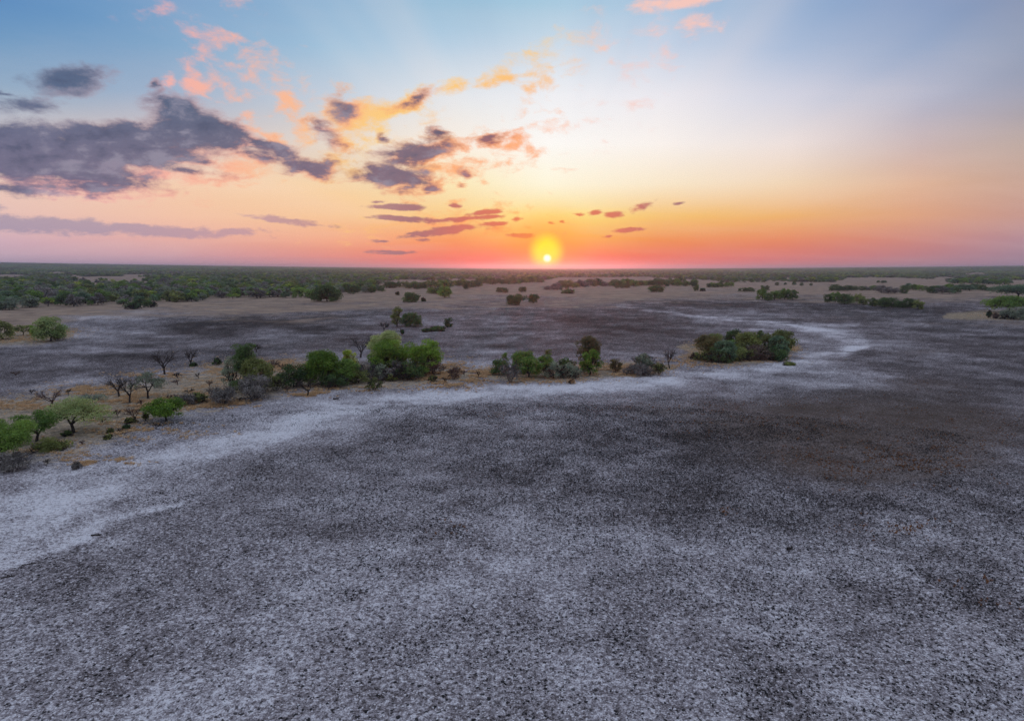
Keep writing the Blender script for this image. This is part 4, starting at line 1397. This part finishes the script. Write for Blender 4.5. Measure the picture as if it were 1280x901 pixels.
scatter('distant_woodland', pts, rng.random(len(x2)) * 6.28, np.stack([s2, s2, rng.uniform(.8, 1.5, len(x2))], -1), rng.integers(0, 4, len(x2)), grove_col, 'hazy woodland far off below the horizon')

# ------------------------------------------------------------------ grass and stubble (uncountable)


def tuft_mesh(name, mat, nb, hgt, spread, width, seed, tint=(.2, .9)):
    rg = np.random.default_rng(seed)
    V, T = [], []
    for _ in range(nb):
        aa = rg.random() * 6.283
        b0 = np.array([math.cos(aa), math.sin(aa), 0]) * spread * .3 * rg.random()
        tip = b0 + np.array([math.cos(aa) * spread * rg.random(), math.sin(aa) * spread * rg.random(), hgt * rg.uniform(.55, 1.0)])
        sd = np.array([-math.sin(aa), math.cos(aa), 0]) * width
        V += [b0 - sd, b0 + sd, tip]
        T.append(rg.uniform(*tint))
    me = mesh_from(name, np.array(V), None, np.arange(len(V)).reshape(-1, 3))
    add_attr(me, 'tint', T, 'FACE')
    me.materials.append(mat)
    return me


PAL['char'] = foliage('charred_stalk', (0.010, 0.009, 0.010), (0.06, 0.055, 0.056), .05)
PAL['rustgrass'] = foliage('rust_grass', (0.12, 0.05, 0.025), (0.34, 0.16, 0.07), .2)
stub_col = bpy.data.collections.new('stubble_shapes')
for k in range(4):
    stub_col.objects.link(bpy.data.objects.new('stubble_shape_%02d' % k, tuft_mesh('stubble', PAL['char'], 9, .13, .13, .05, 50 + k)))
straw_col = bpy.data.collections.new('straw_shapes')
for k in range(4):
    straw_col.objects.link(bpy.data.objects.new('straw_shape_%02d' % k, tuft_mesh('straw_tuft', PAL['straw'], 14, .28, .46, .045, 60 + k)))
rust_col = bpy.data.collections.new('rust_shapes')
for k in range(2):
    rust_col.objects.link(bpy.data.objects.new('rust_shape_%02d' % k, tuft_mesh('rust_tuft', PAL['rustgrass'], 9, .22, .22, .04, 70 + k)))

nn = 240000
rr = np.sqrt(rng.uniform(30 ** 2, 120 ** 2, nn))
aa = np.radians(rng.uniform(-45, 45, nn))
x, y = rr * np.sin(aa), rr * np.cos(aa)
A_, T_, I_, R_, px, py, _ = ground_masks(x, y)
keep = rng.random(nn) < np.clip(1.05 - A_ * 1.1 + fbm(x / 2.5, y / 2.5, 3, 5) * .35, .05, 1) * (1 - .8 * I_)
x, y = x[keep], y[keep]
s = rng.uniform(.3, .95, len(x)) ** 1.2
scatter('burnt_stubble', np.stack([x, y, np.full(len(x), -.02)], -1), rng.random(len(x)) * 6.28, np.stack([s, s, s], -1), rng.integers(0, 4, len(x)), stub_col, 'black burnt grass stubs over the ash')

STRAW = [(112, 486, 40, 5, 300), (30, 505, 30, 5, 200), (180, 500, 34, 8, 420), (140, 510, 40, 12, 260), (200, 468, 30, 4, 200), (258, 470, 30, 14, 260), (275, 462, 20, 8, 160), (330, 460, 26, 8, 260), (360, 456, 34, 6, 260), (560, 466, 26, 11, 620), (565, 473, 20, 8, 300), (600, 466, 10, 4, 120), (612, 464, 8, 3, 60),
         (120, 577, 28, 4, 160), (265, 500, 20, 5, 140), (290, 505, 30, 4, 100), (245, 490, 12, 8, 120), (720, 462, 60, 6, 220), (785, 462, 30, 6, 240), (868, 440, 10, 8, 260), (880, 452, 40, 5, 180), (940, 449, 50, 4, 120), (990, 437, 8, 3, 60), (55, 416, 30, 6, 200), (20, 424, 30, 3, 160), (90, 414, 14, 3, 60),
         (385, 492, 16, 3, 110), (250, 506, 18, 6, 120), (1250, 395, 30, 3, 140), (430, 486, 60, 3, 90), (660, 476, 60, 3, 110), (180, 540, 60, 8, 120), (60, 560, 40, 8, 100)]
gp = []
for cx, cy, rx, ry, m in STRAW:
    m = int(m * 6.5)
    u = rng.normal(0, .75, m) * rx + cx
    v = rng.normal(0, .75, m) * ry + cy
    for a_, b_ in zip(u, v):
        gp.append(P(a_, max(b_, 380)))
gp = np.array(gp)
patch = fbm(gp[:, 0] / 2.2, gp[:, 1] / 2.2, 3, 19) > rng.uniform(-.35, .5, len(gp))
gp = gp[patch]
s = rng.uniform(.5, 1.3, len(gp))
scatter('dry_grass', gp, rng.random(len(gp)) * 6.28, np.stack([s, s, s], -1), rng.integers(0, 4, len(gp)), straw_col, 'orange dry grass among the trees')
gp = []
for cx, cy, rx, ry, a_ in RUST[2:]:
    if cy < 470:
        continue
    m = int(a_ * rx * ry / 2)
    for u, v in zip(rng.normal(0, .6, m) * rx + cx, rng.normal(0, .6, m) * ry + cy):
        gp.append(P(u, v))
gp = np.array(gp)
gp = gp[fbm(gp[:, 0] / 4, gp[:, 1] / 4, 3, 29) > 0.0]
s = rng.uniform(.5, 1.3, len(gp))
scatter('scorched_grass', gp, rng.random(len(gp)) * 6.28, np.stack([s, s, s], -1), rng.integers(0, 2, len(gp)), rust_col, 'sparse rust coloured scorched grass')

# ------------------------------------------------------------------ haze
HAZE = 9.0e-5
hb = 30000.0
ztop = 74.0
hv = np.array([[sx * hb / 2, sy * hb / 2, z] for z in (-3.0, ztop) for sy in (-1, 1) for sx in (-1, 1)])
hq = np.array([(0, 2, 3, 1), (4, 5, 7, 6), (0, 1, 5, 4), (2, 6, 7, 3), (0, 4, 6, 2), (1, 3, 7, 5)])
hm, n = new_mat('haze')
pv = n.n.new('ShaderNodeVolumePrincipled')
pv.inputs['Color'].default_value = (0.60, 0.72, 1.0, 1)
pv.inputs['Density'].default_value = HAZE
pv.inputs['Anisotropy'].default_value = 0.84
ho = n.n.new('ShaderNodeOutputMaterial')
n.l.new(pv.outputs[0], ho.inputs['Volume'])
haze = link('haze', mesh_from('haze', hv, hq), None, hm)
haze['kind'] = 'stuff'
haze['label'] = 'thin dusk haze over the plain'
